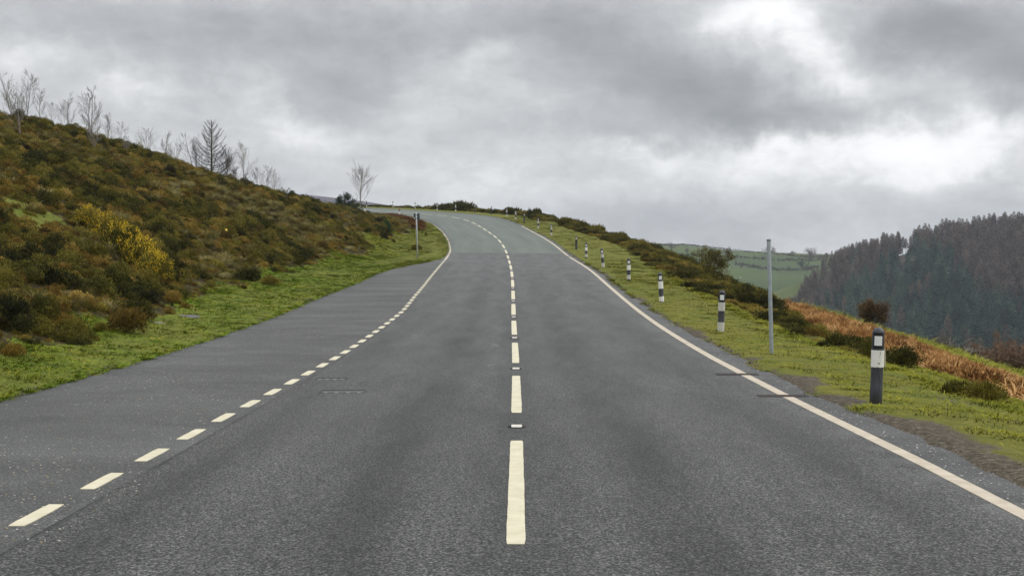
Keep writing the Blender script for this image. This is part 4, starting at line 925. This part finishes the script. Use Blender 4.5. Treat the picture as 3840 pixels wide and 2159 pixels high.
def post_meshes():
    b = MB(); pr = [(R0 * 1.01, -.15), (R0 * 1.01, .235), (R0 * .985, .24), (R0 * .985, .60)]; b.lathe(pr + [(R0, .605), (R0, PH - .075)] + [(R0 * math.cos(a), PH - .075 + .07 * math.sin(a)) for a in np.linspace(.15, 1.5, 8)], 24)
    body = b.mesh('post_body', [M_POST], True)
    r = MB(); n = 7; V = []
    def patch(mb, r_, z0, z1, half, thick):
        a = np.linspace(-half, half, n) - math.pi / 2; V = [];
        for rr in (r_, r_ - thick):
            for z in (z0, z1): V += [(rr * math.cos(t), rr * math.sin(t), z) for t in a]
        F = [(i, i + 1, n + i + 1, n + i) for i in range(n - 1)] + [(2 * n + i, 3 * n + i, 3 * n + i + 1, 2 * n + i + 1) for i in range(n - 1)] + [(n + i, n + i + 1, 3 * n + i + 1, 3 * n + i) for i in range(n - 1)] + [(i + 1, i, 2 * n + i, 2 * n + i + 1) for i in range(n - 1)] + [(0, n, 3 * n, 2 * n), (n - 1, 3 * n - 1, 4 * n - 1, 2 * n - 1)]
        mb.add(V, F)
    patch(r, R0 + .004, .695, .80, .62, .006); refl = r.mesh('reflector', [M_REFL])
    f = MB(); patch(f, R0 + .002, .668, .836, .80, .006); rec = f.mesh('reflector_recess', [plain('recess_black', (.008, .008, .009), .6, .3)])
    red = MB(); patch(red, R0 + .005, .70, .84, 1.3, .006); redm = red.mesh('red_reflector', [M_REDR])
    return body, refl, rec, redm
P_BODY, P_REFL, P_REC, P_RED = post_meshes()
def band(z0, z1, m, chip=None, seed=0):
    b = MB(); ring(b, R0 + .0025, z0, z1, 28, chip, seed); return b.mesh('white_band', [m], False)
B_HI = band(.435, .645, M_WHITE); B_LO = band(.04, .235, M_OLDW); B_HIC = band(.45, .645, M_WHITE, .012, 3); B_HI2 = band(.47, .645, M_OLDW); B_LO2 = band(.05, .225, M_WHITE, .05, 5); B_LO3 = band(.11, .27, M_OLDW); B_MINI = band(.02, .30, M_OLDW)
CHIPS = []
for (a_, z_, w_, h_) in ((-1.35, .50, .02, .016), (-1.53, .502, .004, .022), (-1.25, .575, .004, .04), (-1.19, .61, .006, .05), (-1.42, .447, .008, .02), (-1.3, .492, .006, .012)):
    c = np.array([math.cos(a_), math.sin(a_), 0]) * (R0 + .003); t_ = np.array([-math.sin(a_), math.cos(a_), 0]); o_ = np.array([math.cos(a_), math.sin(a_), 0]) * .001
    CH = MB(); CH.add([c + o_ - t_ * w_ / 2 + [0, 0, z_ - h_ * .2], c + o_ + t_ * w_ * .1 + [0, 0, z_ - h_ / 2], c + o_ + t_ * w_ / 2 + [0, 0, z_ + h_ * .3], c + o_ + [0, 0, z_ + h_ / 2]], [(0, 1, 2, 3)]); CHIPS.append(CH.mesh('paint_scar', [M_BLACK]))
def uat(px, s, side=1):
    """offset from the centre line that stands on photo column px at distance s along the road"""
    u = np.linspace(2, 12, 400) * side; P = road_pt(np.full_like(u, s), u); c = 1920 + FP * P[:, 0] / P[:, 1]; return float(u[np.argmin(np.abs(c - px))])
# column, distance along road, kind, lean (right +), label
POSTS = [
 (3284, 13.75, 'A', .03, 'nearest verge post, white collar with black paint scars and long black lower half'),
 (2704, 25.6, 'B', .035, 'black and white banded verge post second from the camera, left of the bare pole'),
 (2483, 35.4, 'C', -.06, 'leaning banded verge post with flaking white paint at its foot, third from the camera'),
 (2357, 46.3, 'D', .0, 'banded verge post with a black foot and cracked upper band, fourth from camera'),
 (2263, 56.5, 'B', -.085, 'banded verge post leaning left at the top, fifth from the camera'),
 (2198, 66.8, 'D', .0, 'upright banded verge post right beside the nearest plain black post'),
 (2161, 77.3, 'K', .0, 'plain black verge post with white reflector, nearest of the plain black ones'),
 (2067, 95.7, 'B', .0, 'banded verge post standing alone on the open turf where the road edge line ends'),
 (2018, 106.8, 'B', .0, 'banded verge post in front of the leafy bush that ends the hedge'),
 (1966, 115.6, 'K', .01, 'plain black verge post at the start of the bend hedge'),
 (1934, 121.6, 'B', .0, 'banded verge post, right one of the close pair on the bend'),
 (1900, 126.6, 'B', .0, 'banded verge post, left one of the close pair on the bend'),
 (1843, 132.8, 'K', .0, 'plain black verge post right of two on the far side of the bend'),
 (1780, 138.6, 'K', .0, 'plain black verge post just right of the tallest gorse on the bend'),
 (1709, 144.6, 'B', .0, 'banded verge post just left of the tallest gorse on the bend'),
 (1639, 150.6, 'B', .0, 'banded verge post between two spiky gorse bushes on the bend'),
 (1557, 157.4, 'D', .0, 'banded verge post with sky right behind it, above the small sign'),
 (1474, 165., 'D', .0, 'banded verge post standing against the low left part of the bend hedge'),
 (1375, 175., 'L', .0, 'dark verge post with a white foot beside the lone birch, farthest of all'),
]
for i, (px, s, kd, lean, lab) in enumerate(POSTS):
    u = uat(px, s); P = road_pt(s, u); w = u - redge(s); z = float(height(s, w, 1))
    face = math.atan2(P[0], P[1]) * .9
    t = thing('marker_post', lab, 'post', (float(P[0]), float(P[1]), z - .01), (0, -lean * -1 if False else lean * 1., -face), 'black and white marker posts along the outer verge')
    t.rotation_euler = (0., lean, -face)
    obj('post_body', P_BODY, t)
    rc = obj('reflector_recess', P_REC, t); obj('reflector', P_REFL, t)
    if kd == 'A': q = obj('white_band', B_HIC, t); [obj('paint_scar', c_, q) for c_ in CHIPS]
    if kd in 'BC': obj('white_band', B_HI2 if kd == 'B' else B_HI, t)
    if kd == 'B': obj('white_band', B_LO, t)
    if kd == 'C': obj('white_band', B_LO2, t)
    if kd == 'D': obj('white_band', B_HIC, t); obj('white_band', B_LO3, t)
    if kd == 'L': obj('white_band', B_MINI, t)
for px, py, y, lab in ((1368, 790, 144., 'short white post with red reflector head beside the lone birch'), (1499, 805, 130., 'short white post with red reflector head rising from the russet bracken')):
    x = (px - 1920) / FP * y; z = at(px, py, y)[2]; zg = gz(x, y)[0]; z = max(zg, z - .05) if abs(z - zg) < .5 else zg
    t = thing('red_marker_post', lab, 'post', (x, y, float(zg) - .02), None, 'red topped posts inside the bend')
    o = obj('post_body', P_BODY, t); obj('white_band', band(.22, .62, M_WHITE), t); obj('red_reflector', P_RED, t)

# ------------------------------------------------------------------ bare pole and small sign
M_GALV = plain('galvanised_steel', (.27, .30, .31), .5, .5, .16, 14, .25)
def pole():
    s, px = 20.6, 2895; u = uat(px, s); P = road_pt(s, u); z = float(height(s, u - redge(s), 1))
    t = thing('bare_pole', 'tall grey galvanised pole without a sign on the right verge', 'pole', (float(P[0]), float(P[1]), z), (0, -.03, 0))
    b = MB(); H = top_h(2881, 898, P[1], z); b.lathe([(.034, -.2), (.034, .02), (.033, .03), (.033, H - .01), (.030, H)], 20); obj('tube', b.mesh('tube', [M_GALV], True), t)
    c = MB(); c.lathe([(.0355, H - .028), (.0355, H + .004), (.02, H + .009)], 20); obj('end_cap', c.mesh('end_cap', [plain('cap_grey', (.2, .21, .22), .6)], True), t)
pole()
def sign():
    g = on_ground(1566, 972, 45, 75); k = g[1] / FP
    t = thing('parking_sign', 'small dark backed sign plate on a thin pale post at the end of the lay-by', 'sign', tuple(g), (0, -.028, 0))
    H = top_h(1561, 798, g[1], g[2]); b = MB(); b.lathe([(.038, -.2), (.038, H - .01), (.03, H)], 14); obj('post', b.mesh('post', [plain('pale_galvanised', (.42, .44, .44), .5, .5, .1, 10)], True), t)
    p = MB(); w = 22.5 * k; p.box((.25 * w * .2 - .00, .058, H - .03 - w * .5), (w, .006, w)); m = plain('sign_back', (.055, .075, .08), .6, .4, .15, 6); pl = obj('sign_plate', p.mesh('sign_plate', [m]), t)
    for z in (H - .1, H - .03 - w * .8): r = MB(); r.box((0, .045, z), (w * .8, .02, .03)); r.box((0, -.005, z), (.095, .08, .025)); obj('bracket', r.mesh('bracket', [m]), t)
    tr = MB(); c = np.array([-.33 * w, .048, H - .03 - w * .82]); q = .17 * w
    V = [c + [-q, -.006, q * .9], c + [q, -.006, q * .9], c + [0, -.006, -q], c + [-q, 0, q * .9], c + [q, 0, q * .9], c + [0, 0, -q]]; tr.add(V, [(0, 2, 1), (3, 4, 5), (0, 1, 4, 3), (1, 2, 5, 4), (2, 0, 3, 5)]); obj('white_triangle', tr.mesh('white_triangle', [M_WHITE]), t)
sign()

# ------------------------------------------------------------------ road studs, gullies, covers
M_RUBBER = plain('stud_rubber', (.62, .58, .52), .6, .4, .12, 60); M_IRON = plain('cast_iron', (.018, .017, .017), .7, .3, .3, 40); M_PIT = plain('pit_shade_brown', (.075, .045, .03), .8, .3, .3, 30)
ORD = ['nearest', 'second nearest', 'third', 'fourth', 'fifth', 'sixth', 'seventh', 'eighth', 'ninth']
sb = MB(); 
for sx in (-1, 1): sb.add(np.array([(sx * .052, -.045, 0), (sx * .088, -.035, 0), (sx * .088, .035, 0), (sx * .052, .045, 0), (sx * .052, -.035, .019), (sx * .078, -.025, .013), (sx * .078, .025, .013), (sx * .052, .035, .019)]), [(0, 1, 5, 4), (1, 2, 6, 5), (2, 3, 7, 6), (3, 0, 4, 7), (4, 5, 6, 7)])
sb.box((0, 0, .002), (.12, .11, .008)); SB = sb.mesh('casing', [M_IRON])
si = MB(); si.add(np.array([(-.052, -.038, .004), (.052, -.038, .004), (.052, .038, .004), (-.052, .038, .004), (-.05, -.018, .024), (.05, -.018, .024), (.05, .018, .024), (-.05, .018, .024)]), [(0, 1, 5, 4), (1, 2, 6, 5), (2, 3, 7, 6), (3, 0, 4, 7), (4, 5, 6, 7)]); SI = si.mesh('reflector_block', [M_RUBBER])
for i in range(9):
    s = [11.85, 17.95, 24.05, 30.1, 36., 42., 48., 54., 60.][i]; P = road_pt(s, .0)
    t = thing('road_stud', ORD[i] + ' white road stud in the centre line gaps, counted from the camera', 'road stud', tuple(P), (0, 0, 0), 'road studs in the centre line')
    obj('casing', SB, t); obj('reflector_block', SI, t)
def gully(s, u0, u1, ds, lab, bars=True, m=M_PIT):
    P = road_pt(s, (u0 + u1) / 2); t = thing('drain_gully', lab, 'drain', tuple(P), (0, 0, 0), 'drains set in the road edge'); w = u1 - u0
    f = MB(); e = .018
    for c, d in (((0, ds / 2, .003), (w, e, .008)), ((0, -ds / 2, .003), (w, e, .008)), ((-w / 2, 0, .003), (e, ds, .008)), ((w / 2, 0, .003), (e, ds, .008))): f.box(c, d)
    obj('frame', f.mesh('frame', [M_IRON]), t)
    g = MB(); g.box((0, 0, .0012), (w - .02, ds - .02, .003)); obj('pit_or_cover_plate', g.mesh('pit_or_cover_plate', [m]), t)  # dark sheet on the road surface: shade of the open pit painted as colour
    h = MB()
    for k in range(5): h.box((-w * .4 + k * w * .2, 0, .0035), (.03, ds * .75, .004))
    h.box((0, 0, .0030), (w * .9, .014, .004))
    if bars: obj('grate_bars', h.mesh('grate_bars', [M_IRON]), t)
gully(14.54, 2.84, 3.40, .17, 'dark brown slotted drain across the right edge line, nearer of two')
gully(17.18, 2.78, 3.34, .17, 'dark brown slotted drain across the right edge line, farther of two')
def cover(s, u0, u1, ds, lab, rz):
    P = road_pt(s, (u0 + u1) / 2); t = thing('manhole_cover', lab, 'cover', tuple(P), (0, 0, rz), 'iron covers in the left lane'); w = u1 - u0
    f = MB(); e = .03
    f.box((0, ds / 2, .003), (w, e, .009)); f.box((-w / 2, 0, .002), (e * .5, ds, .006)); f.box((w / 2, 0, .002), (e * .5, ds, .006)); obj('frame', f.mesh('frame', [M_IRON]), t)
    g = MB(); g.box((0, 0, .0014), (w - .02, ds - .02, .003)); obj('pit_or_cover_plate', g.mesh('pit_or_cover_plate', [plain('worn_cover', (.06, .062, .062), .7, .3, .3, 25)]), t)
    k = MB()
    for j in range(4): k.box((-w * .38 + j * w * .25, -ds * .46, .0035), (.04, .012, .004))
    obj('keyhole_plate', k.mesh('keyhole_plate', [plain('bright_metal', (.4, .4, .4), .5)]), t)
cover(15.0, -2.36, -1.83, .24, 'dark iron cover in the left lane, nearer of two', .04)
cover(16.55, -2.66, -2.26, .2, 'dark iron cover in the left lane touching the short white marks, farther of two', .04)

# ------------------------------------------------------------------ rocks and bits
def rock_mesh(seed, fl=.4):
    rs = np.random.RandomState(seed); import bmesh as bm_; b = bm_.new(); bm_.ops.create_icosphere(b, subdivisions=3, radius=1.)
    for v in b.verts:
        c = v.co; n = fbm(c.x * 1. + seed * 3, c.y + c.z * 1.7, .9, seed, 3); v.co = c * (1 + n * .8); v.co.z *= fl; v.co.x = round(v.co.x * 5) / 5 * .35 + v.co.x * .65
    me = bpy.data.meshes.new('rock'); b.to_mesh(me); b.free(); return me
M_ROCK = plain('grey_rock', (.20, .19, .175), .9, .2, .45, 6); M_PALE = plain('pale_rock', (.52, .47, .44), .9, .2, .2, 6); M_DROCK = plain('dark_slab', (.10, .098, .095), .9, .2, .35, 6)
RK = [ (245, 1012, 40, 22, M_ROCK, 'grey rock half hidden in the left heath, upper left one'), (264, 1040, 22, 20, M_PALE, 'small white faced rock just below the upper left rock'), (292, 1064, 56, 24, M_ROCK, 'broad grey rock in the heath below the small white faced rock'), (330, 1060, 34, 26, M_PALE, 'pale jagged rock right of the broad grey rock'),
 (664, 1100, 34, 18, M_PALE, 'pale rock beside the small dark brown bush on the turf edge'), (712, 1150, 28, 9, M_ROCK, 'thin grey slab on the turf above the dark slab'), (690, 1190, 110, 20, M_DROCK, 'flat dark grey slab bedded in the turf slope'),
 (585, 1215, 90, 20, M_ROCK, 'grey stony outcrop right of the large rusty bush'), (655, 1232, 60, 10, M_DROCK, 'flat dark slab at the lower end of the stony outcrop'), (672, 1236, 22, 8, M_PALE, 'small white stone at the tip of the stony outcrop'), (590, 1278, 50, 7, M_DROCK, 'thin dark slab in the grass below the large rusty bush'),
 (1152, 1113, 12, 3, M_PALE, 'white flake on the turf above the lay-by edge') , (3408, 1296, 30, 26, M_PALE, 'pale pinkish rock behind the gorse bush in the bracken'), (3745, 1400, 30, 20, M_PALE, 'pale rock on the edge of the pasture at the lower right'), (1390, 944 + 63, 6, 5, M_PALE, 'tiny white stone on the turf edge far along the lay-by')]
for i, (px, py, w, h, m, lab) in enumerate(RK):
    g = on_ground(px, py, 9); k = g[1] / FP; me = rock_mesh(500 + i); me.materials.append(m)
    o = obj('rock', me, None, (g[0], g[1], g[2]), (0, 0, i * 1.7), (w * k * .5, w * k * .45, max(h * k * 1.1, .02))); setp(o, lab, 'rock')
for i, (px, py, w) in enumerate([(1070, 1168, 7), (1079, 1162, 7), (1102, 1161, 7)]):
    g = on_ground(px, py, 20, 50); k = g[1] / FP; me = rock_mesh(520 + i); me.materials.append(M_PALE)
    setp(obj('pebble', me, None, (g[0], g[1], g[2] + .004), (0, 0, i), (w * k * .6, w * k * .4, .02)), ['white pebble on the kerbless lay-by edge, left of three', 'white pebble on the kerbless lay-by edge, middle of three', 'white pebble on the lay-by edge, right of three'][i], 'stone')
def broken_piece():
    P = stand(*[(lambda y: ((3517 - 1920) / FP * y, y))(14.15)][0]); b = MB()
    a = np.linspace(-.9, .9, 8); V = []
    for r in (.066, .058):
        for xx in (-.17, .17): V += [(xx + (.05 * math.sin(7 * t) if xx > 0 else .03 * math.cos(5 * t)), r * math.sin(t), r * math.cos(t) - .03) for t in a]
    n = 8; F = [(i, i + 1, n + i + 1, n + i) for i in range(n - 1)] + [(2 * n + i, 3 * n + i, 3 * n + i + 1, 2 * n + i + 1) for i in range(n - 1)] + [(i + 1, i, 2 * n + i, 2 * n + i + 1) for i in range(n - 1)] + [(n + i, n + i + 1, 3 * n + i + 1, 3 * n + i) for i in range(n - 1)]
    b.add(V, F); setp(obj('post_fragment', b.mesh('post_fragment', [M_POST]), None, P, (0, .05, .25)), 'broken piece of dark plastic post lying in the grass right of the nearest post', 'debris')
broken_piece()
def stake():
    y = 19.; P = stand((3319 - 1920) / FP * y, y); b = MB(); b.tube([(0, 0, -.1), (.005, 0, .2), (0, 0, .33)], [.014, .013, .011], 6)
    setp(obj('wooden_stake', b.mesh('wooden_stake', [plain('pale_wood', (.42, .37, .28), .8)]), None, P), 'short pale wooden stake at the verge lip behind the nearest post', 'stake')
stake()
g = on_ground(848, 905, 20); me = rock_mesh(533, .9); me.materials.append(plain('yellow_lump', (.72, .50, .10), .6)); setp(obj('yellow_marker', me, None, (g[0], g[1], g[2] + .42), None, (.05, .06, .055)), 'small yellow object perched on the heather in the middle of the left hillside', 'marker')

# ------------------------------------------------------------------ far fields
YS = np.arange(300, 1500, 2.)
def on_far(px, py):
    r = ray(px, py); x = r[0] / r[1] * YS; z = CAMH + r[2] / r[1] * YS; gq = far_z(x, YS); k = np.nonzero(gq >= z)[0]; k = k[0] if len(k) else int(np.argmin(z - gq))
    return np.array([x[k], YS[k], gq[k]])
FT = [ (2518, 937, 38, .42, 'blurred bare tree near the left end of the far pasture'), (2576, 950, 24, .5, 'small bare tree right of the blurred tree on the far pasture'), (2727, 962, 46, .42, 'tall bare tree on the far skyline left of the bare pole'), (2881, 962, 48, .62, 'round bare tree on the far skyline directly behind the bare pole'),
 (2973, 958, 20, .7, 'small rounded tree on the far skyline left of the broad tree'), (3042, 978, 58, .62, 'broadest bare tree on the far skyline, left of the wood'), (3076, 976, 28, .6, 'small bare tree touching the right side of the broadest tree'), (3101, 970, 26, .6, 'round dark tree on the far skyline between the broad tree and the wood'),
 (3140, 962, 18, .6, 'little dark tree on the skyline just before the wood'), (2779, 1006, 28, .5, 'upright shrub on the middle field line left of the pole'), (2805, 1002, 20, .6, 'smaller shrub right of the upright shrub on the middle field line'), (2953, 976, 15, .7, 'small round bush, left of two under the far skyline'), (2972, 978, 17, .8, 'small round bush, right of two under the far skyline'),
 (3011, 1012, 40, .85, 'dense dark spreading tree in the lower far field'), (2957, 1014, 22, .4, 'thin bare sapling on the lower far field hedge'), (2920, 1014, 10, .6, 'tiny bush on the lower far field hedge left of the thin sapling'), (2862, 975, 20, .4, 'thin pair tree on the upper field hedge, left of the pole'), (2806, 948, 8, .9, 'tiny bush on the far skyline midway to the pole'),
 (2470, 945, 26, .6, 'blurred bare tree lowest on the left of the far pasture'), (2490, 975, 34, .5, 'grey bare tree just above the gorse at the left of the far pasture'), (2630, 950, 20, .6, 'small hazy tree behind the top of the hawthorn') ]
for i, (px, py, h, wd, lab) in enumerate(FT):
    g = on_far(px, py); H = h * g[1] / FP; dark = i in (13, 7, 4)
    T_, B_, L_ = broadleaf(600 + i, H, wd, .2, 2.2, M_DARKTWIG if dark else M_TWIG, 2, 500 if dark else 160, M_SPRUCE if dark else M_LARCH, H * .05, 5)
    put_tree('field_tree', (T_, B_, L_), lab, 'tree', (g[0], g[1], g[2] - .3), i, 1., 'bare trees scattered over the far pasture')
def hedge(pts, h, lab, seed):
    A = [on_far(*p) for p in pts]; rs = np.random.RandomState(seed); P = []
    for a, b in zip(A[:-1], A[1:]):
        n = int(np.linalg.norm(b - a) * 5); t = rs.rand(n)[:, None]; q = a + (b - a) * t; q[:, 2] = far_z(q[:, 0], q[:, 1]); P.append(q + np.c_[rs.normal(size=(n, 2)) * .5, rs.rand(n) * h * (.5 + vnoise(q[:, 0] / 6, q[:, 1] / 6, seed))])
    P = np.vstack(P); V, F = kites(P, rs.normal(size=P.shape) + [0, 0, 1], 1.3, .5, rs); setp(obj('hedgerow', mesh('hedgerow', V, F, [M_DARKTWIG])), lab, 'hedge', 'hedgerows dividing the far pasture')
hedge([(2500, 962), (2620, 962), (2738, 965), (2878, 978), (2980, 980), (3075, 979)], 1.3, 'upper dark hedge line running across the far pasture', 1)
hedge([(2755, 994), (2815, 1002), (2878, 1012), (2950, 1016), (3018, 1015), (3072, 1003)], 1.6, 'lower curving dark hedge line across the far pasture', 2)
hedge([(2700, 935), (2760, 942), (2850, 950), (2960, 960), (3100, 962)], .9, 'dark hedge along the far skyline of the pasture', 3)
hedge([(2440, 921), (2520, 921), (2640, 926), (2700, 932)], .7, 'low broken hedge on the skyline at the left of the far pasture', 4)
def sheep(px, py, lab):
    g = on_far(px, py); t = thing('sheep', lab, 'sheep', tuple(g), (0, 0, .3)); rs = np.random.RandomState(3); mw = plain('fleece', (.62, .58, .5), .9)
    b = MB(); b.tube([(-.55, 0, .62), (-.48, 0, .66), (-.2, 0, .68), (.2, 0, .68), (.42, 0, .70), (.55, 0, .8), (.68, 0, .78), (.78, 0, .70)], [.1, .24, .29, .28, .22, .13, .11, .06], 10)
    for sx in (-.35, .32):
        for sy in (-.13, .13): b.tube([(sx, sy, .55), (sx + .02, sy, .28), (sx, sy, 0)], [.07, .045, .04], 6)
    obj('body', b.mesh('sheep_body', [mw], True), t)
sheep(2777, 1046, 'white sheep grazing low on the far pasture above the gorse')

# ------------------------------------------------------------------ the wood on the far hill
def spruce_mesh(i):
    rs = np.random.RandomState(700 + i); n = 520; t = rs.rand(n) ** .8; a = rs.rand(n) * 6.28; lay = np.floor(t * 11) / 11; H = 1.; R_ = .19 * (1.03 - t) * (.62 + .5 * (t * 11 % 1 < .5) * 1.) * (.8 + .35 * rs.rand(n))
    B = np.stack([np.cos(a) * R_ * .25, np.sin(a) * R_ * .25, .06 + .92 * t], 1); D = np.stack([np.cos(a), np.sin(a), -.35 + .5 * t + 0 * a], 1); V, F = kites(B, D, R_ * 1.1, .022 * (1.2 - t), rs)
    b = MB(); b.tube([(0, 0, 0), (0, 0, .98)], [.012, .002], 5); V = np.vstack([V, np.vstack(b.V)]); F = [tuple(f) for f in F] + [tuple(k + 4 * n for k in f) for f in b.F]
    return mesh('spruce_tree', V, F, [M_SPRUCE])
def wlarch_mesh(i, bare=.1):
    rs = np.random.RandomState(720 + i); n = 560; t = bare + (1 - bare) * rs.rand(n) ** .9; a = rs.rand(n) * 6.28; R_ = .15 * (1.05 - (t - bare) / (1 - bare)) ** .6 * (.4 + .7 * rs.rand(n))
    B = np.stack([np.cos(a) * R_ * .4, np.sin(a) * R_ * .4, t], 1); D = np.stack([np.cos(a), np.sin(a), .35 + .8 * rs.rand(n)], 1); V, F = kites(B, D, R_ * 1.0, .0085, rs)
    b = MB(); b.tube([(0, 0, 0), (0, 0, .99)], [.014, .002], 5); V = np.vstack([V, np.vstack(b.V)]); F = [tuple(f) for f in F] + [tuple(k + 4 * n for k in f) for f in b.F]
    return mesh('larch_tree', V, F, [M_LARCH])
SPM = [spruce_mesh(i) for i in range(4)]; LAM = [wlarch_mesh(i) for i in range(4)]; LAB = [wlarch_mesh(9 + i, .42) for i in range(2)]
def forest():
    rs = np.random.RandomState(11); n = 26000; y = 440 + 330 * rs.rand(n); x = y * (.19 + .54 * rs.rand(n)); z = far_z(x, y)
    fw = math.cos(PITCH) * y - math.sin(PITCH) * (z - CAMH); px = 1920 + FP * x / fw; py = 1079.5 - FP * (math.sin(PITCH) * y + math.cos(PITCH) * (z - CAMH)) / fw
    left = np.interp(y, [470, 560, 620, 650, 700, 770], [2900, 2950, 2965, 3030, 3170, 3300])
    keep = (px > left + fbm(x, y, 25, 5) * 40) & (y < 712) & ~((px > 3380) & (px < 3428) & (y > 686)); keep &= ~((((px - 3400) / 60) ** 2 + ((py - 985) / 26) ** 2) < 1)
    lim = np.interp(px, [2950, 3120, 3180, 3300, 3440, 3560, 3630, 3700, 3840, 4100], [1260, 1180, 1090, 1010, 985, 1020, 1100, 1170, 1220, 1310])
    sp = (py + fbm(x, y, 22, 6) * 120 + rs.normal(size=n) * 8 > lim)
    sp = np.where(rs.rand(n) < .025, ~sp, sp) & (rs.rand(n) > .02)
    sp |= (py > 1130) & (px < 3250) & (rs.rand(n) < .35)
    # thinning so crowns just touch
    keep &= rs.rand(n) < np.where(sp, .19, .24)
    h = np.where(sp, 11 + 6 * rs.rand(n), 12 + 5 * rs.rand(n)) * np.interp(px, [2950, 3100, 3250, 3400, 3520, 3700], [.5, .6, .74, .92, 1., 1.12])
    for nm, sel, ms, lab in (('spruce_wood', keep & sp, SPM, 'blue green spruce plantation low on the far hillside'), ('larch_wood', keep & ~sp, LAM, 'brown leafless larch wood over the top of the far hill')):
        k = sel.sum(); P = np.c_[x, y, z - .4][sel]; w = h[sel] * (1.05 + .4 * rs.rand(k)); scatter(nm, P, np.c_[np.zeros((k, 2)), rs.rand(k) * 6.28], np.c_[w, w, h[sel]], (rs.rand(k) * 4).astype(int), ms, lab, 'wood')
forest()
SKY = [ (3317, 872, 'S', 'tall dark spruce on the hill skyline, left of a close pair'), (3338, 882, 'S', 'dark spruce on the hill skyline, right of the close pair'), (3364, 888, 'L', 'slim bare larch on the skyline left of the gap where light shows through'), (3385, 886, 'L', 'slim larch in the middle of the skyline gap'), (3396, 892, 'L', 'thin trunked larch right of the middle one in the skyline gap'), (3416, 884, 'S', 'dark spruce with a ragged top at the right of the skyline gap'),
 (3440, 878, 'L', 'larch trunk standing clear just right of the ragged spruce'), (3470, 862, 'L', 'bare larch on the skyline, taller one past the gap'), (3505, 838, 'S', 'ragged dark spruce rising above the larches halfway up the skyline'), (3516, 844, 'S', 'second ragged spruce close on the right halfway up the skyline'), (3556, 826, 'S', 'small pointed black spruce top on the upper skyline'), (3590, 818, 'S', 'broad dark spruce top on the upper skyline'), (3653, 803, 'S', 'pointed dark spruce among larches near the top of the hill'), (3177, 925, 'S', 'dark spruce at the low left end of the hill skyline'), (3212, 915, 'S', 'second dark spruce from the low left end of the hill skyline'), (3833, 792, 'S', 'dark spruce at the right edge on top of the hill') ]
for i, (px, ty, k, lab) in enumerate(SKY):
    y = np.interp(px, [3150, 3320, 3460, 3620, 3840], [655, 672, 690, 706, 716]); x = (px - 1920) / FP * y; z = far_z(x, y)[0]; H = top_h(px, ty, y, z)
    me = (SPM[i % 4] if k == 'S' else LAB[i % 2]); o = obj('spruce_tree' if k == 'S' else 'larch_tree', me, None, (x, y, z - .3), (0, 0, i), (H * 1.15, H * 1.15, H)); setp(o, lab, 'tree')

# ------------------------------------------------------------------ damp air
def haze():
    b = MB(); b.box((300, 1050, 13), (4400, 2800, 174)); m = bpy.data.materials.new('damp_air'); m.use_nodes = True; n = m.node_tree.nodes; n.clear()
    o = n.new('ShaderNodeOutputMaterial'); v = n.new('ShaderNodeVolumePrincipled'); v.inputs['Color'].default_value = (.80, .87, .97, 1); v.inputs['Density'].default_value = HAZE; v.inputs['Anisotropy'].default_value = .2
    m.node_tree.links.new(v.outputs[0], o.inputs['Volume']); setp(obj('haze', b.mesh('haze', [m])), 'thin bluish damp air softening the far hills', 'haze', None, 'stuff')
HAZE = .00016
haze()
